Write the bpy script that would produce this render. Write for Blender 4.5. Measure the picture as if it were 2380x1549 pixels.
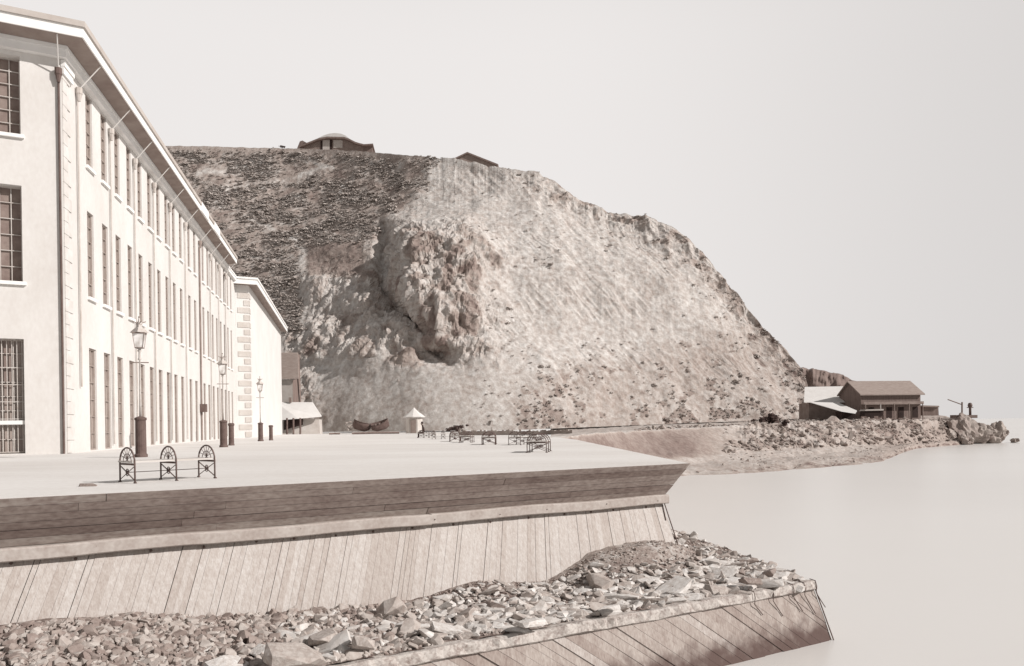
import bpy, bmesh, math, random
import numpy as np
from mathutils import Vector, Matrix
sc = bpy.context.scene
for o in list(bpy.data.objects): bpy.data.objects.remove(o)
COL = sc.collection
random.seed(7); rng = np.random.default_rng(11)
R = math.radians

# ------------------------------------------------------------------ camera
F, PX, PY, RHO = 1800.0, 1190.0, 989.3, 0.015      # survey values of the photograph (2380 px wide)
H = 4.8                                             # camera height above the water
PL = H - 1.0                                        # level of the quay
cam_d = bpy.data.cameras.new('camera'); cam = bpy.data.objects.new('camera', cam_d); COL.objects.link(cam)
cam_d.sensor_width = 36.0; cam_d.lens = 36.0 * F / 2380.0
cam_d.shift_y = (PY - 774.5) / 2380.0
cam_d.clip_start = 0.1; cam_d.clip_end = 20000
cam.matrix_world = Matrix.Translation((0, 0, H)) @ Matrix.Rotation(RHO, 4, 'Y') @ Matrix.Rotation(R(90), 4, 'X')
sc.camera = cam

# ------------------------------------------------------------------ world, sun, exposure
SUN_AZ = (1.0, -0.34); SUN_EL = R(32)
_l = math.hypot(*SUN_AZ)
SUN = Vector((SUN_AZ[0] / _l * math.cos(SUN_EL), SUN_AZ[1] / _l * math.cos(SUN_EL), math.sin(SUN_EL)))
w = bpy.data.worlds.new('World'); sc.world = w; w.use_nodes = True
nt = w.node_tree; nt.nodes.clear()
def N(t, ty, **kw):
    n = t.nodes.new(ty)
    for k, v in kw.items(): setattr(n, k, v)
    return n
out = N(nt, 'ShaderNodeOutputWorld'); bg = N(nt, 'ShaderNodeBackground'); bg.inputs['Strength'].default_value = 0.1
sky = N(nt, 'ShaderNodeTexSky', sky_type='NISHITA', sun_disc=False, sun_elevation=SUN_EL,
        sun_rotation=math.atan2(SUN_AZ[0], SUN_AZ[1]), dust_density=4.0)
bw = N(nt, 'ShaderNodeRGBToBW'); nt.links.new(sky.outputs[0], bw.inputs[0])
tc = N(nt, 'ShaderNodeTexCoord'); sx = N(nt, 'ShaderNodeSeparateXYZ'); nt.links.new(tc.outputs['Generated'], sx.inputs[0])
mx = N(nt, 'ShaderNodeMapRange', interpolation_type='SMOOTHSTEP'); nt.links.new(sx.outputs['X'], mx.inputs['Value'])
for k, v in (('From Min', 0.0), ('From Max', 0.75), ('To Min', 8.9), ('To Max', 6.9)): mx.inputs[k].default_value = v
mz = N(nt, 'ShaderNodeMapRange', interpolation_type='SMOOTHSTEP'); nt.links.new(sx.outputs['Z'], mz.inputs['Value'])
for k, v in (('From Min', 0.42), ('From Max', 0.95), ('To Min', 1.0), ('To Max', 0.38)): mz.inputs[k].default_value = v
my = N(nt, 'ShaderNodeMapRange', interpolation_type='SMOOTHSTEP'); nt.links.new(sx.outputs['Y'], my.inputs['Value'])
for k, v in (('From Min', 0.45), ('From Max', -0.5), ('To Min', 1.0), ('To Max', 0.42)): my.inputs[k].default_value = v
mul0 = N(nt, 'ShaderNodeMath', operation='MULTIPLY'); nt.links.new(my.outputs[0], mul0.inputs[0]); nt.links.new(mz.outputs[0], mul0.inputs[1])
mul = N(nt, 'ShaderNodeMath', operation='MULTIPLY'); nt.links.new(mx.outputs[0], mul.inputs[0]); nt.links.new(mul0.outputs[0], mul.inputs[1])
mixs = N(nt, 'ShaderNodeMix', data_type='FLOAT'); mixs.inputs[0].default_value = 0.06
nt.links.new(mul.outputs[0], mixs.inputs[2]); nt.links.new(bw.outputs[0], mixs.inputs[3])
tint = N(nt, 'ShaderNodeVectorMath', operation='SCALE'); tint.inputs[0].default_value = (1.0, 0.963, 0.947)
nt.links.new(mixs.outputs[0], tint.inputs['Scale'])
nt.links.new(tint.outputs[0], bg.inputs['Color']); nt.links.new(bg.outputs[0], out.inputs[0])
sun_d = bpy.data.lights.new('sun', 'SUN'); sun_d.energy = 4.8; sun_d.angle = R(0.6); sun_d.color = (1.0, 0.95, 0.915)
sun = bpy.data.objects.new('sun', sun_d); COL.objects.link(sun); sun.location = (60, -20, 80)
sun.rotation_euler = SUN.to_track_quat('Z', 'Y').to_euler()
sc.view_settings.view_transform = 'Standard'; sc.view_settings.look = 'None'
sc.view_settings.exposure = 0.0; sc.view_settings.gamma = 1.0; sc.view_settings.use_curve_mapping = False

# ------------------------------------------------------------------ survey helpers
def P(u, v, Y):
    """world point seen at photograph pixel (u, v) at the distance Y"""
    du, dv = u - PX, PY - v
    X = du * math.cos(RHO) + dv * math.sin(RHO); Z = -du * math.sin(RHO) + dv * math.cos(RHO)
    return Vector((X / F * Y, Y, H + Z / F * Y))
def G(u, v, z):
    """world point on the level z seen at pixel (u, v)"""
    du, dv = u - PX, PY - v
    Z = -du * math.sin(RHO) + dv * math.cos(RHO)
    return P(u, v, (z - H) * F / Z)

# ------------------------------------------------------------------ noise
def _hash(ix, iy, iz, seed):
    n = (ix * 374761393 + iy * 668265263 + iz * 2147483647 + seed * 1274126177) & 0xFFFFFFFF
    n = ((n ^ (n >> 13)) * 1274126177) & 0xFFFFFFFF
    n = ((n ^ (n >> 16)) * 2246822519) & 0xFFFFFFFF
    return ((n ^ (n >> 15)) & 0xFFFFFF) / float(0xFFFFFF) * 2 - 1
def vnoise(x, y, z, seed=0):
    x, y, z = np.broadcast_arrays(np.asarray(x, float), np.asarray(y, float), np.asarray(z, float))
    ix, iy, iz = (np.floor(a).astype(np.int64) for a in (x, y, z))
    fx, fy, fz = x - ix, y - iy, z - iz
    fx, fy, fz = (a * a * (3 - 2 * a) for a in (fx, fy, fz))
    r = 0
    for dx in (0, 1):
        for dy in (0, 1):
            for dz in (0, 1):
                wgt = (fx if dx else 1 - fx) * (fy if dy else 1 - fy) * (fz if dz else 1 - fz)
                r = r + wgt * _hash(ix + dx, iy + dy, iz + dz, seed)
    return r
def fbm(x, y, z, seed=0, octv=4, gain=0.5):
    r = 0; a = 1.0; s = 1.0
    for k in range(octv):
        r = r + a * vnoise(np.asarray(x) * s, np.asarray(y) * s, np.asarray(z) * s, seed + k * 17); a *= gain; s *= 2.03
    return r
def ridged(x, y, z, seed=0, octv=4):
    r = 0; a = 1.0; s = 1.0
    for k in range(octv):
        r = r + a * (1 - 2 * np.abs(vnoise(np.asarray(x) * s, np.asarray(y) * s, np.asarray(z) * s, seed + k * 17))); a *= 0.5; s *= 2.1
    return r
def sst(x, a, b):
    t = np.clip((np.asarray(x, float) - a) / (b - a), 0, 1); return t * t * (3 - 2 * t)

# ------------------------------------------------------------------ materials
def sep(v):
    """the browned tones of the print: dark things redder, pale things nearly neutral"""
    return (v, v * float(np.interp(v, (.05, .15, .3, .45, .6, .8), (.64, .725, .825, .905, .972, .992))),
            v * float(np.interp(v, (.05, .15, .3, .45, .6, .8), (.57, .645, .735, .825, .938, .975))), 1)
def ramp(t, stops, interp='LINEAR'):
    r = N(t, 'ShaderNodeValToRGB'); r.color_ramp.interpolation = interp
    e = r.color_ramp.elements
    while len(e) > len(stops): e.remove(e[-1])
    while len(e) < len(stops): e.new(0.5)
    for el, (p, v) in zip(e, stops):
        el.position = p; el.color = sep(v) if isinstance(v, (int, float)) else v
    return r
def mat(name, lo, hi, scale=3.0, detail=6, bump=0.2, bdist=0.02, rough=0.9, stretch=(1, 1, 1), p0=0.3, p1=0.7,
        fine=None, coord='Object'):
    m = bpy.data.materials.new(name); m.use_nodes = True; t = m.node_tree
    b = t.nodes['Principled BSDF']; b.inputs['Roughness'].default_value = rough
    b.inputs['Specular IOR Level'].default_value = 0.2
    c = N(t, 'ShaderNodeTexCoord'); mp = N(t, 'ShaderNodeMapping'); mp.inputs['Scale'].default_value = stretch
    t.links.new(c.outputs[coord], mp.inputs[0])
    n = N(t, 'ShaderNodeTexNoise'); n.inputs['Scale'].default_value = scale; n.inputs['Detail'].default_value = detail
    n.inputs['Roughness'].default_value = 0.65
    t.links.new(mp.outputs[0], n.inputs['Vector'])
    val = n.outputs['Fac']
    if fine:
        n2 = N(t, 'ShaderNodeTexNoise'); n2.inputs['Scale'].default_value = fine[0]; n2.inputs['Detail'].default_value = 3
        t.links.new(mp.outputs[0], n2.inputs['Vector'])
        mm = N(t, 'ShaderNodeMix', data_type='FLOAT'); mm.inputs[0].default_value = fine[1]
        t.links.new(n.outputs['Fac'], mm.inputs[2]); t.links.new(n2.outputs['Fac'], mm.inputs[3]); val = mm.outputs[0]
    r = ramp(t, [(p0, lo), (p1, hi)]); t.links.new(val, r.inputs[0]); t.links.new(r.outputs[0], b.inputs['Base Color'])
    if bump:
        bp = N(t, 'ShaderNodeBump'); bp.inputs['Strength'].default_value = bump; bp.inputs['Distance'].default_value = bdist
        t.links.new(val, bp.inputs['Height']); t.links.new(bp.outputs[0], b.inputs['Normal'])
    return m
def tone_mat(name, scale=1.5, amt=0.35, bump=0.6, bdist=0.15, detail=6, stretch=(1, 1, 1)):
    """albedo read from the mesh's own soil / plant map ('tone'), broken up by fine grain"""
    m = bpy.data.materials.new(name); m.use_nodes = True; t = m.node_tree
    b = t.nodes['Principled BSDF']; b.inputs['Roughness'].default_value = 0.95; b.inputs['Specular IOR Level'].default_value = 0.1
    a = N(t, 'ShaderNodeAttribute', attribute_name='tone')
    c = N(t, 'ShaderNodeTexCoord'); mp = N(t, 'ShaderNodeMapping'); mp.inputs['Scale'].default_value = stretch
    t.links.new(c.outputs['Object'], mp.inputs[0])
    n = N(t, 'ShaderNodeTexNoise'); n.inputs['Scale'].default_value = scale; n.inputs['Detail'].default_value = detail
    n.inputs['Roughness'].default_value = 0.7; t.links.new(mp.outputs[0], n.inputs['Vector'])
    mr = N(t, 'ShaderNodeMapRange'); t.links.new(n.outputs['Fac'], mr.inputs['Value'])
    for k, v in (('From Min', 0.3), ('From Max', 0.7), ('To Min', 1 - amt), ('To Max', 1 + amt)): mr.inputs[k].default_value = v
    mu = N(t, 'ShaderNodeMath', operation='MULTIPLY'); t.links.new(a.outputs['Fac'], mu.inputs[0]); t.links.new(mr.outputs[0], mu.inputs[1])
    r = ramp(t, [(0, 0.01), (0.1, 0.1), (0.2, 0.2), (0.35, 0.35), (0.55, 0.55), (0.8, 0.8)]); t.links.new(mu.outputs[0], r.inputs[0])
    t.links.new(r.outputs[0], b.inputs['Base Color'])
    bp = N(t, 'ShaderNodeBump'); bp.inputs['Strength'].default_value = bump; bp.inputs['Distance'].default_value = bdist
    t.links.new(n.outputs['Fac'], bp.inputs['Height']); t.links.new(bp.outputs[0], b.inputs['Normal'])
    return m
M = {}
M['plaster'] = mat('plaster', 0.54, 0.67, 0.30, 9, 0.15, 0.02, fine=(7, 0.3), stretch=(1, 1, .55))
M['plaster_far'] = mat('plaster_far', 0.60, 0.68, 0.25, 6, 0.05)
M['stone_trim'] = mat('stone_trim', 0.52, 0.64, 1.2, 6, 0.15)
M['trim_white'] = mat('trim_white', 0.70, 0.80, 0.8, 5, 0.05)
M['moulding'] = mat('moulding', 0.40, 0.50, 0.9, 6, 0.1)
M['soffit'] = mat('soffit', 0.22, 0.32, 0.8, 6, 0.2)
M['roof'] = mat('roof', 0.28, 0.42, 2.0, 5, 0.3)
M['joinery'] = mat('joinery', 0.40, 0.55, 2.0, 4, 0.05)
M['joinery_dark'] = mat('joinery_dark', 0.30, 0.40, 2.0, 4, 0.05)
M['iron'] = mat('iron', 0.10, 0.17, 8.0, 4, 0.1, 0.005, rough=0.6)
M['iron_pale'] = mat('iron_pale', 0.42, 0.56, 6.0, 4, 0.1, 0.005, rough=0.7)
M['pipe'] = mat('pipe', 0.42, 0.54, 1.5, 4, 0.05)
M['pipe_mid'] = mat('pipe_mid', 0.22, 0.32, 1.5, 4, 0.05)
M['pipe_dark'] = mat('pipe_dark', 0.10, 0.17, 1.5, 4, 0.05)
M['lamp_iron'] = mat('lamp_iron', 0.20, 0.32, 6.0, 4, 0.1, 0.005, rough=0.7)
M['bench_wood'] = mat('bench_wood', 0.45, 0.6, 3, 6, 0.1, 0.005, stretch=(0.3, 3, 3))
M['pedestal'] = mat('pedestal', 0.09, 0.16, 3, 6, 0.2, 0.01)
M['plaza'] = mat('plaza_gravel', 0.54, 0.72, 0.16, 10, 0.35, 0.02, fine=(14, 0.4), stretch=(0.5, 1.3, 1))
M['flare'] = mat('shaded_boards', 0.17, 0.38, 1.1, 9, 0.35, 0.01, stretch=(0.6, 0.6, 2.5), fine=(9, 0.45), p0=0.3, p1=0.7)  # darker than the planks below: the overhang's shade is put into the board colour
M['wale'] = mat('wale_timber', 0.30, 0.50, 2.2, 8, 0.4, 0.01, fine=(14, 0.4))
def plank_mats(name, lo, hi, stretch):
    return [mat(name, lo * k, hi * k, 1.6, 9, 0.3, 0.008, stretch=stretch, fine=(5, 0.4)) for k in (1.04, .94, 1.08, 1.0)]
M['planks_v'] = plank_mats('plank_timber', 0.34, 0.54, (11, 11, .7)); M['planks'] = M['planks_v'][0]
M['flare_v'] = [mat('shaded_boards', .17 * k, .38 * k, 1.1, 9, .35, .01, stretch=(.9, .9, 2.5), fine=(9, .5), p0=.3, p1=.7) for k in (1.0, .8, 1.2, .92)]
def vary(o, mats, nf, counts=None):
    """each board its own shade of timber"""
    me = o.data
    for m in mats[1:]: me.materials.append(m)
    i = 0; k = 0
    while i < len(me.polygons):
        n = counts[k] if counts else nf; j = random.choice((0, 0, 1, 2, 3))
        for q in range(i, min(i + n, len(me.polygons))): me.polygons[q].material_index = j
        i += n; k += 1
M['crib'] = mat('crib_timber', 0.22, 0.46, 1.5, 9, 0.5, 0.015, fine=(10, 0.45))
def wet_foot(m, z0, z1, v):
    """weed and wet on the lowest boards, up to the tide mark"""
    t = m.node_tree; b = t.nodes['Principled BSDF']; src = b.inputs['Base Color'].links[0].from_socket
    c = N(t, 'ShaderNodeTexCoord'); sp = N(t, 'ShaderNodeSeparateXYZ'); t.links.new(c.outputs['Object'], sp.inputs[0])
    n = N(t, 'ShaderNodeTexNoise'); n.inputs['Scale'].default_value = 3.5; n.inputs['Detail'].default_value = 7; t.links.new(c.outputs['Object'], n.inputs['Vector'])
    ad = N(t, 'ShaderNodeMath', operation='MULTIPLY_ADD'); ad.inputs[1].default_value = 0.9; t.links.new(n.outputs['Fac'], ad.inputs[0]); t.links.new(sp.outputs['Z'], ad.inputs[2])
    mr = N(t, 'ShaderNodeMapRange', interpolation_type='SMOOTHSTEP'); t.links.new(ad.outputs[0], mr.inputs['Value'])
    for k, x in (('From Min', z0), ('From Max', z1), ('To Min', 1.0), ('To Max', 0.0)): mr.inputs[k].default_value = x
    mxn = N(t, 'ShaderNodeMix', data_type='RGBA'); t.links.new(mr.outputs[0], mxn.inputs[0]); t.links.new(src, mxn.inputs[6]); mxn.inputs[7].default_value = sep(v)
    t.links.new(mxn.outputs[2], b.inputs['Base Color'])
M['crib_v'] = [mat('crib_timber', .24 * k, .46 * k, 1.5, 9, .5, .015, fine=(10, .45), stretch=(3, 3, 1)) for k in (1.0, .84, 1.15, .92)]
for m_ in [M['crib']] + M['crib_v']: wet_foot(m_, -0.75, -0.15, 0.11)
M['cap'] = mat('cap_timber', 0.20, 0.50, 5.0, 9, 0.7, 0.03, fine=(22, 0.4), p0=0.33, p1=0.56)
M['stone_a'] = mat('stone_pale', 0.42, 0.66, 4, 7, 0.6, 0.03)
M['stone_b'] = mat('stone_mid', 0.30, 0.50, 5, 7, 0.6, 0.03)
M['stone_c'] = mat('stone_dark', 0.20, 0.36, 5, 7, 0.6, 0.03)
M['boulder'] = mat('boulder', 0.22, 0.44, 0.8, 8, 0.8, 0.15)
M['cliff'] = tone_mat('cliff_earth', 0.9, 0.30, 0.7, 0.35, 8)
M['shore'] = tone_mat('shore_gravel', 2.2, 0.25, 0.6, 0.08, 8)
M['ledge'] = tone_mat('rubble_fill', 9, 0.5, 0.9, 0.06, 8)
M['bush'] = mat('scrub_leaves', 0.29, 0.50, 1.1, 6, 0.5, 0.1)
M['bush_dark'] = mat('shrub_leaves', 0.05, 0.12, 1.5, 6, 0.5, 0.1)
M['headland'] = mat('headland', 0.14, 0.24, 0.12, 8, 0.6, 1.0)
M['house_dark'] = mat('house_boards', 0.15, 0.24, 0.9, 6, 0.2, 0.03, stretch=(3, 3, 0.3))
M['house_mid'] = mat('house_mid', 0.20, 0.30, 0.9, 6, 0.2, 0.03)
M['house_pale'] = mat('house_pale', 0.42, 0.55, 0.7, 6, 0.1, 0.03)
M['roof_grey'] = mat('roof_grey', 0.25, 0.34, 1.2, 6, 0.3, 0.05, stretch=(1, 3, 3))
M['roof_white'] = mat('roof_white', 0.58, 0.66, 0.5, 5, 0.1, 0.03)
M['dark'] = mat('dark_opening', 0.025, 0.05, 1, 3, 0)
M['hull'] = mat('hull_paint', 0.08, 0.14, 2, 5, 0.1, 0.01)
M['hull_pale'] = mat('hull_pale', 0.40, 0.55, 2, 5, 0.1, 0.01)
M['coat'] = mat('dark_cloth', 0.04, 0.07, 9, 4, 0.2, 0.01)
M['skin'] = mat('skin', 0.30, 0.36, 9, 3, 0)
M['curtain'] = mat('pane_blind', 0.18, 0.27, 2.0, 4, 0.02)
def glass(name, v):
    m = bpy.data.materials.new(name); m.use_nodes = True; t = m.node_tree; b = t.nodes['Principled BSDF']
    b.inputs['Base Color'].default_value = sep(v); b.inputs['Roughness'].default_value = 0.12
    n = N(t, 'ShaderNodeTexNoise'); n.inputs['Scale'].default_value = 1.3
    r = ramp(t, [(0.35, v * 0.7), (0.65, v * 1.3)]); t.links.new(n.outputs['Fac'], r.inputs[0]); t.links.new(r.outputs[0], b.inputs['Base Color'])
    return m
M['glass'] = glass('window_glass', 0.28)
M['lamp_glass'] = glass('lamp_glass', 0.75)
def water_mat():
    m = bpy.data.materials.new('sea_water'); m.use_nodes = True; t = m.node_tree; b = t.nodes['Principled BSDF']
    b.inputs['Roughness'].default_value = 0.3; b.inputs['IOR'].default_value = 1.33
    c = N(t, 'ShaderNodeTexCoord')
    n = N(t, 'ShaderNodeTexNoise'); n.inputs['Scale'].default_value = 0.03; n.inputs['Detail'].default_value = 5
    t.links.new(c.outputs['Object'], n.inputs['Vector'])
    r = ramp(t, [(0.3, 0.60), (0.7, 0.64)]); t.links.new(n.outputs['Fac'], r.inputs[0]); t.links.new(r.outputs[0], b.inputs['Base Color'])
    mp = N(t, 'ShaderNodeMapping'); mp.inputs['Scale'].default_value = (0.5, 1.2, 1); t.links.new(c.outputs['Object'], mp.inputs[0])
    n2 = N(t, 'ShaderNodeTexNoise'); n2.inputs['Scale'].default_value = 0.8; n2.inputs['Detail'].default_value = 4
    t.links.new(mp.outputs[0], n2.inputs['Vector'])
    bp = N(t, 'ShaderNodeBump'); bp.inputs['Strength'].default_value = 0.15; bp.inputs['Distance'].default_value = 0.05
    t.links.new(n2.outputs['Fac'], bp.inputs['Height']); t.links.new(bp.outputs[0], b.inputs['Normal'])
    return m
M['sea'] = water_mat()

# ------------------------------------------------------------------ mesh helpers
OFF = {}
class MB:
    def __init__(s): s.v = []; s.f = []
    def add(s, vs, fs):
        k = len(s.v); s.v += [tuple(p) for p in vs]; s.f += [tuple(i + k for i in f) for f in fs]
    def hexa(s, p):     # 8 corners: bottom 4 ccw, top 4 ccw
        s.add(p, [(3, 2, 1, 0), (4, 5, 6, 7), (0, 1, 5, 4), (1, 2, 6, 5), (2, 3, 7, 6), (3, 0, 4, 7)])
    def box(s, x0, x1, y0, y1, z0, z1):
        s.hexa([(x0, y0, z0), (x1, y0, z0), (x1, y1, z0), (x0, y1, z0), (x0, y0, z1), (x1, y0, z1), (x1, y1, z1), (x0, y1, z1)])
    def obox(s, o, ex, ey, x0, x1, y0, y1, z0, z1):      # box in a turned frame (ex, ey plan directions)
        q = lambda a, b, c: (o[0] + ex[0] * a + ey[0] * b, o[1] + ex[1] * a + ey[1] * b, c)
        s.hexa([q(x0, y0, z0), q(x1, y0, z0), q(x1, y1, z0), q(x0, y1, z0), q(x0, y0, z1), q(x1, y0, z1), q(x1, y1, z1), q(x0, y1, z1)])
    def tube(s, pts, r, n=8, cap=True):
        pts = [Vector(p) for p in pts]; rr = r if isinstance(r, (list, tuple)) else [r] * len(pts)
        rings = []
        for i, p in enumerate(pts):
            d = (pts[min(i + 1, len(pts) - 1)] - pts[max(i - 1, 0)]).normalized()
            up = Vector((0, 0, 1)) if abs(d.z) < 0.95 else Vector((1, 0, 0))
            a = d.cross(up).normalized(); b = a.cross(d)
            rings.append([p + (a * math.cos(2 * math.pi * k / n) + b * math.sin(2 * math.pi * k / n)) * rr[i] for k in range(n)])
        vs = [q for rg in rings for q in rg]; fs = []
        for i in range(len(pts) - 1):
            for k in range(n): fs.append((i * n + k, i * n + (k + 1) % n, (i + 1) * n + (k + 1) % n, (i + 1) * n + k))
        if cap: fs += [tuple(range(n - 1, -1, -1)), tuple((len(pts) - 1) * n + k for k in range(n))]
        s.add(vs, fs)
    def lathe(s, prof, c=(0, 0, 0), n=16):
        vs = []; fs = []
        for r, z in prof:
            for k in range(n): vs.append((c[0] + r * math.cos(2 * math.pi * k / n), c[1] + r * math.sin(2 * math.pi * k / n), c[2] + z))
        for i in range(len(prof) - 1):
            for k in range(n): fs.append((i * n + k, i * n + (k + 1) % n, (i + 1) * n + (k + 1) % n, (i + 1) * n + k))
        fs += [tuple(range(n - 1, -1, -1)), tuple((len(prof) - 1) * n + k for k in range(n))]
        s.add(vs, fs)
    def ball(s, c, r, sq=(1, 1, 1), n=10):
        prof = [(max(1e-4, math.sin(math.pi * i / n)), -math.cos(math.pi * i / n)) for i in range(n + 1)]
        k = len(s.v); s.lathe([(a * r, b * r) for a, b in prof], (0, 0, 0), n)
        for i in range(k, len(s.v)):
            x, y, z = s.v[i]; s.v[i] = (c[0] + x * sq[0], c[1] + y * sq[1], c[2] + z * sq[2])
    def prism(s, poly, ext):       # closed polygon of 3D points extruded by a vector
        n = len(poly); e = Vector(ext); vs = [Vector(p) for p in poly] + [Vector(p) + e for p in poly]
        s.add(vs, [tuple(range(n - 1, -1, -1)), tuple(range(n, 2 * n))] + [(i, (i + 1) % n, n + (i + 1) % n, n + i) for i in range(n)])
    def build(s, name, m, parent=None, smooth=False):
        me = bpy.data.meshes.new(name); o3 = OFF.get(parent.name if parent else None, None)
        vs = s.v if o3 is None else [(x - o3[0], y - o3[1], z - o3[2]) for x, y, z in s.v]
        me.from_pydata(vs, [], s.f); me.materials.append(m)
        bm = bmesh.new(); bm.from_mesh(me); bmesh.ops.recalc_face_normals(bm, faces=bm.faces); bm.to_mesh(me); bm.free()
        if smooth: me.polygons.foreach_set('use_smooth', [True] * len(me.polygons))
        o = bpy.data.objects.new(name, me); COL.objects.link(o)
        if parent:
            o.parent = parent
            if o3 is not None: OFF[o.name] = o3
        return o
def thing(name, label, cat, loc=(0, 0, 0), group=None, world=False):
    o = bpy.data.objects.new(name, None); COL.objects.link(o); o.location = loc; o.empty_display_size = 0.3
    o['label'] = label; o['category'] = cat
    if group: o['group'] = group
    if world: OFF[o.name] = tuple(loc)      # its parts are given in world coordinates
    return o
def tag(o, label=None, cat=None, group=None, kind=None):
    for k, v in (('label', label), ('category', cat), ('group', group), ('kind', kind)):
        if v: o[k] = v
    return o
def copy_tree(o, parent=None):
    c = o.copy(); COL.objects.link(c)
    if parent: c.parent = parent
    for ch in list(o.children): copy_tree(ch, c)
    return c
def grid_mesh(name, Pts, m, tone=None, smooth=True):
    nr, nc, _ = Pts.shape
    me = bpy.data.meshes.new(name)
    idx = np.arange(nr * nc).reshape(nr, nc)
    q = np.stack([idx[:-1, :-1], idx[:-1, 1:], idx[1:, 1:], idx[1:, :-1]], -1).reshape(-1, 4)
    me.vertices.add(nr * nc); me.vertices.foreach_set('co', Pts.reshape(-1).astype(np.float32))
    me.loops.add(q.size); me.loops.foreach_set('vertex_index', q.reshape(-1).astype(np.int32))
    me.polygons.add(len(q)); me.polygons.foreach_set('loop_start', np.arange(0, q.size, 4, dtype=np.int32))
    me.polygons.foreach_set('loop_total', np.full(len(q), 4, dtype=np.int32))
    me.polygons.foreach_set('use_smooth', np.full(len(q), smooth))
    me.update(calc_edges=True); me.validate()
    if tone is not None:
        a = me.attributes.new('tone', 'FLOAT', 'POINT'); a.data.foreach_set('value', tone.reshape(-1).astype(np.float32))
    me.materials.append(m); o = bpy.data.objects.new(name, me); COL.objects.link(o); return o
def normals(Pts):
    du = np.gradient(Pts, axis=1); dv = np.gradient(Pts, axis=0); n = np.cross(du, dv)
    return n / (np.linalg.norm(n, axis=-1, keepdims=True) + 1e-9)

# ================================================================== SEA AND GROUND
mb = MB(); mb.add([(-3000, -400, 0), (6000, -400, 0), (6000, 9000, 0), (-3000, 9000, 0)], [(0, 1, 2, 3)])
tag(mb.build('sea', M['sea']), kind='structure')

A1 = G(1605, 1077, PL); A0 = G(0, 1160, PL)
SD = Vector((A1.x - A0.x, A1.y - A0.y, 0)).normalized()          # along the quay edge, to the right
SN = Vector((SD.y, -SD.x, 0))                                     # outwards, over the water
def SW(a, b, z): q = A1 - SD * a + SN * b; return Vector((q.x, q.y, H + z))
WL = 24.0
# quay surface
pts = [SW(.03, -0.05, -1), SW(WL, -0.05, -1)]
poly = [(p.x, p.y) for p in pts] + [(-75, 2), (-75, 175), (-20, 175), (-6, 150), (1.5, 100), (3.0, 80), (3.6, 62), (4.2, 51)]
bm = bmesh.new(); f = bm.faces.new([bm.verts.new((x, y, PL)) for x, y in poly])
bmesh.ops.recalc_face_normals(bm, faces=[f])
if f.normal.z < 0: f.normal_flip()
r_ = bmesh.ops.extrude_face_region(bm, geom=[f])
for g in r_['geom']:
    if isinstance(g, bmesh.types.BMVert): g.co.z = PL - 0.05
bmesh.ops.recalc_face_normals(bm, faces=bm.faces)
me = bpy.data.meshes.new('quay'); bm.to_mesh(me); bm.free(); me.materials.append(M['plaza'])
o = bpy.data.objects.new('quay_pavement', me); COL.objects.link(o); tag(o, kind='structure')

# ------------------------------------------------------------------ timber sea wall
c0 = SW(0, 0, -1)
sw = thing('timber_seawall', 'timber sea wall with dark overhanging top boards above pale raked planks', 'sea wall', c0, world=True)
# overhanging boards: four rows of horizontal boards leaning out
mb = MB(); zt, zb_, bt, bb = -1.0, -1.80, 0.0, -0.50
rows = 6
for i in range(rows):
    t0, t1 = i / rows, (i + 1) / rows
    a = -0.04
    a = 0.0
    while a < WL:
        L = random.uniform(3.2, 6.5); a2 = min(WL, a + L)
        j = random.uniform(-0.008, 0.008)
        za, zc = zt + (zb_ - zt) * t0 - 0.004, zt + (zb_ - zt) * t1 + random.choice([0, 0, .001, .006])
        j2 = random.choice([0, .003, .012, .016]) if i else 0
        ba, bc = bt + (bb - bt) * t0 + j + j2, bt + (bb - bt) * t1 + j
        e0 = lambda t: 0.40 * t if a == 0 else 0.0
        x0, x1 = a + (0.40 * t0 if a == 0 else 0.003), a + (0.40 * t1 if a == 0 else 0.003)
        q = [SW(a2 - .003, ba, za), SW(x0, ba, za), SW(x1, bc, zc), SW(a2 - .003, bc, zc)]
        back = Vector((-SN.x * .05, -SN.y * .05, -0.0))
        mb.hexa([q[0] + back, q[1] + back, q[1], q[0], q[3] + back, q[2] + back, q[2], q[3]])
        a = a2
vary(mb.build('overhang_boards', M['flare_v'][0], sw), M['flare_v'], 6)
mb = MB(); q = [SW(WL, -.09, -1.06), SW(.08, -.09, -1.06), SW(.46, -.57, -1.81), SW(WL, -.57, -1.81)]
ins = Vector((-SN.x, -SN.y, 0)) * .3
mb.hexa([q[0] + ins, q[1] + ins, q[1], q[0], q[3] + ins, q[2] + ins, q[2], q[3]])
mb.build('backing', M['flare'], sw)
# wale beams
for a0, a1, dz, db in ((0.42, 6.9, 0.0, 0.0), (6.905, WL, -0.012, 0.015)):
    mb = MB(); n = 40
    pr = []
    for i in range(n + 1):
        a = a0 + (a1 - a0) * i / n; wv = 0.012 * math.sin(a * 1.7) + random.uniform(-.004, .004)
        pr.append([SW(a, b + db + wv * .3, z + wv + dz) for b, z in ((-.62, -2.0), (-.35, -2.0), (-.33, -1.98), (-.33, -1.81), (-.36, -1.785), (-.62, -1.785))])
    vs = [p for r in pr for p in r]; k = 6
    fs = [(i * k + j, i * k + (j + 1) % k, (i + 1) * k + (j + 1) % k, (i + 1) * k + j) for i in range(n) for j in range(k)]
    fs += [tuple(range(k)), tuple(n * k + j for j in range(k))]
    mb.add(vs, fs); mb.build('wale_beam', M['wale'], sw)
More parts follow.
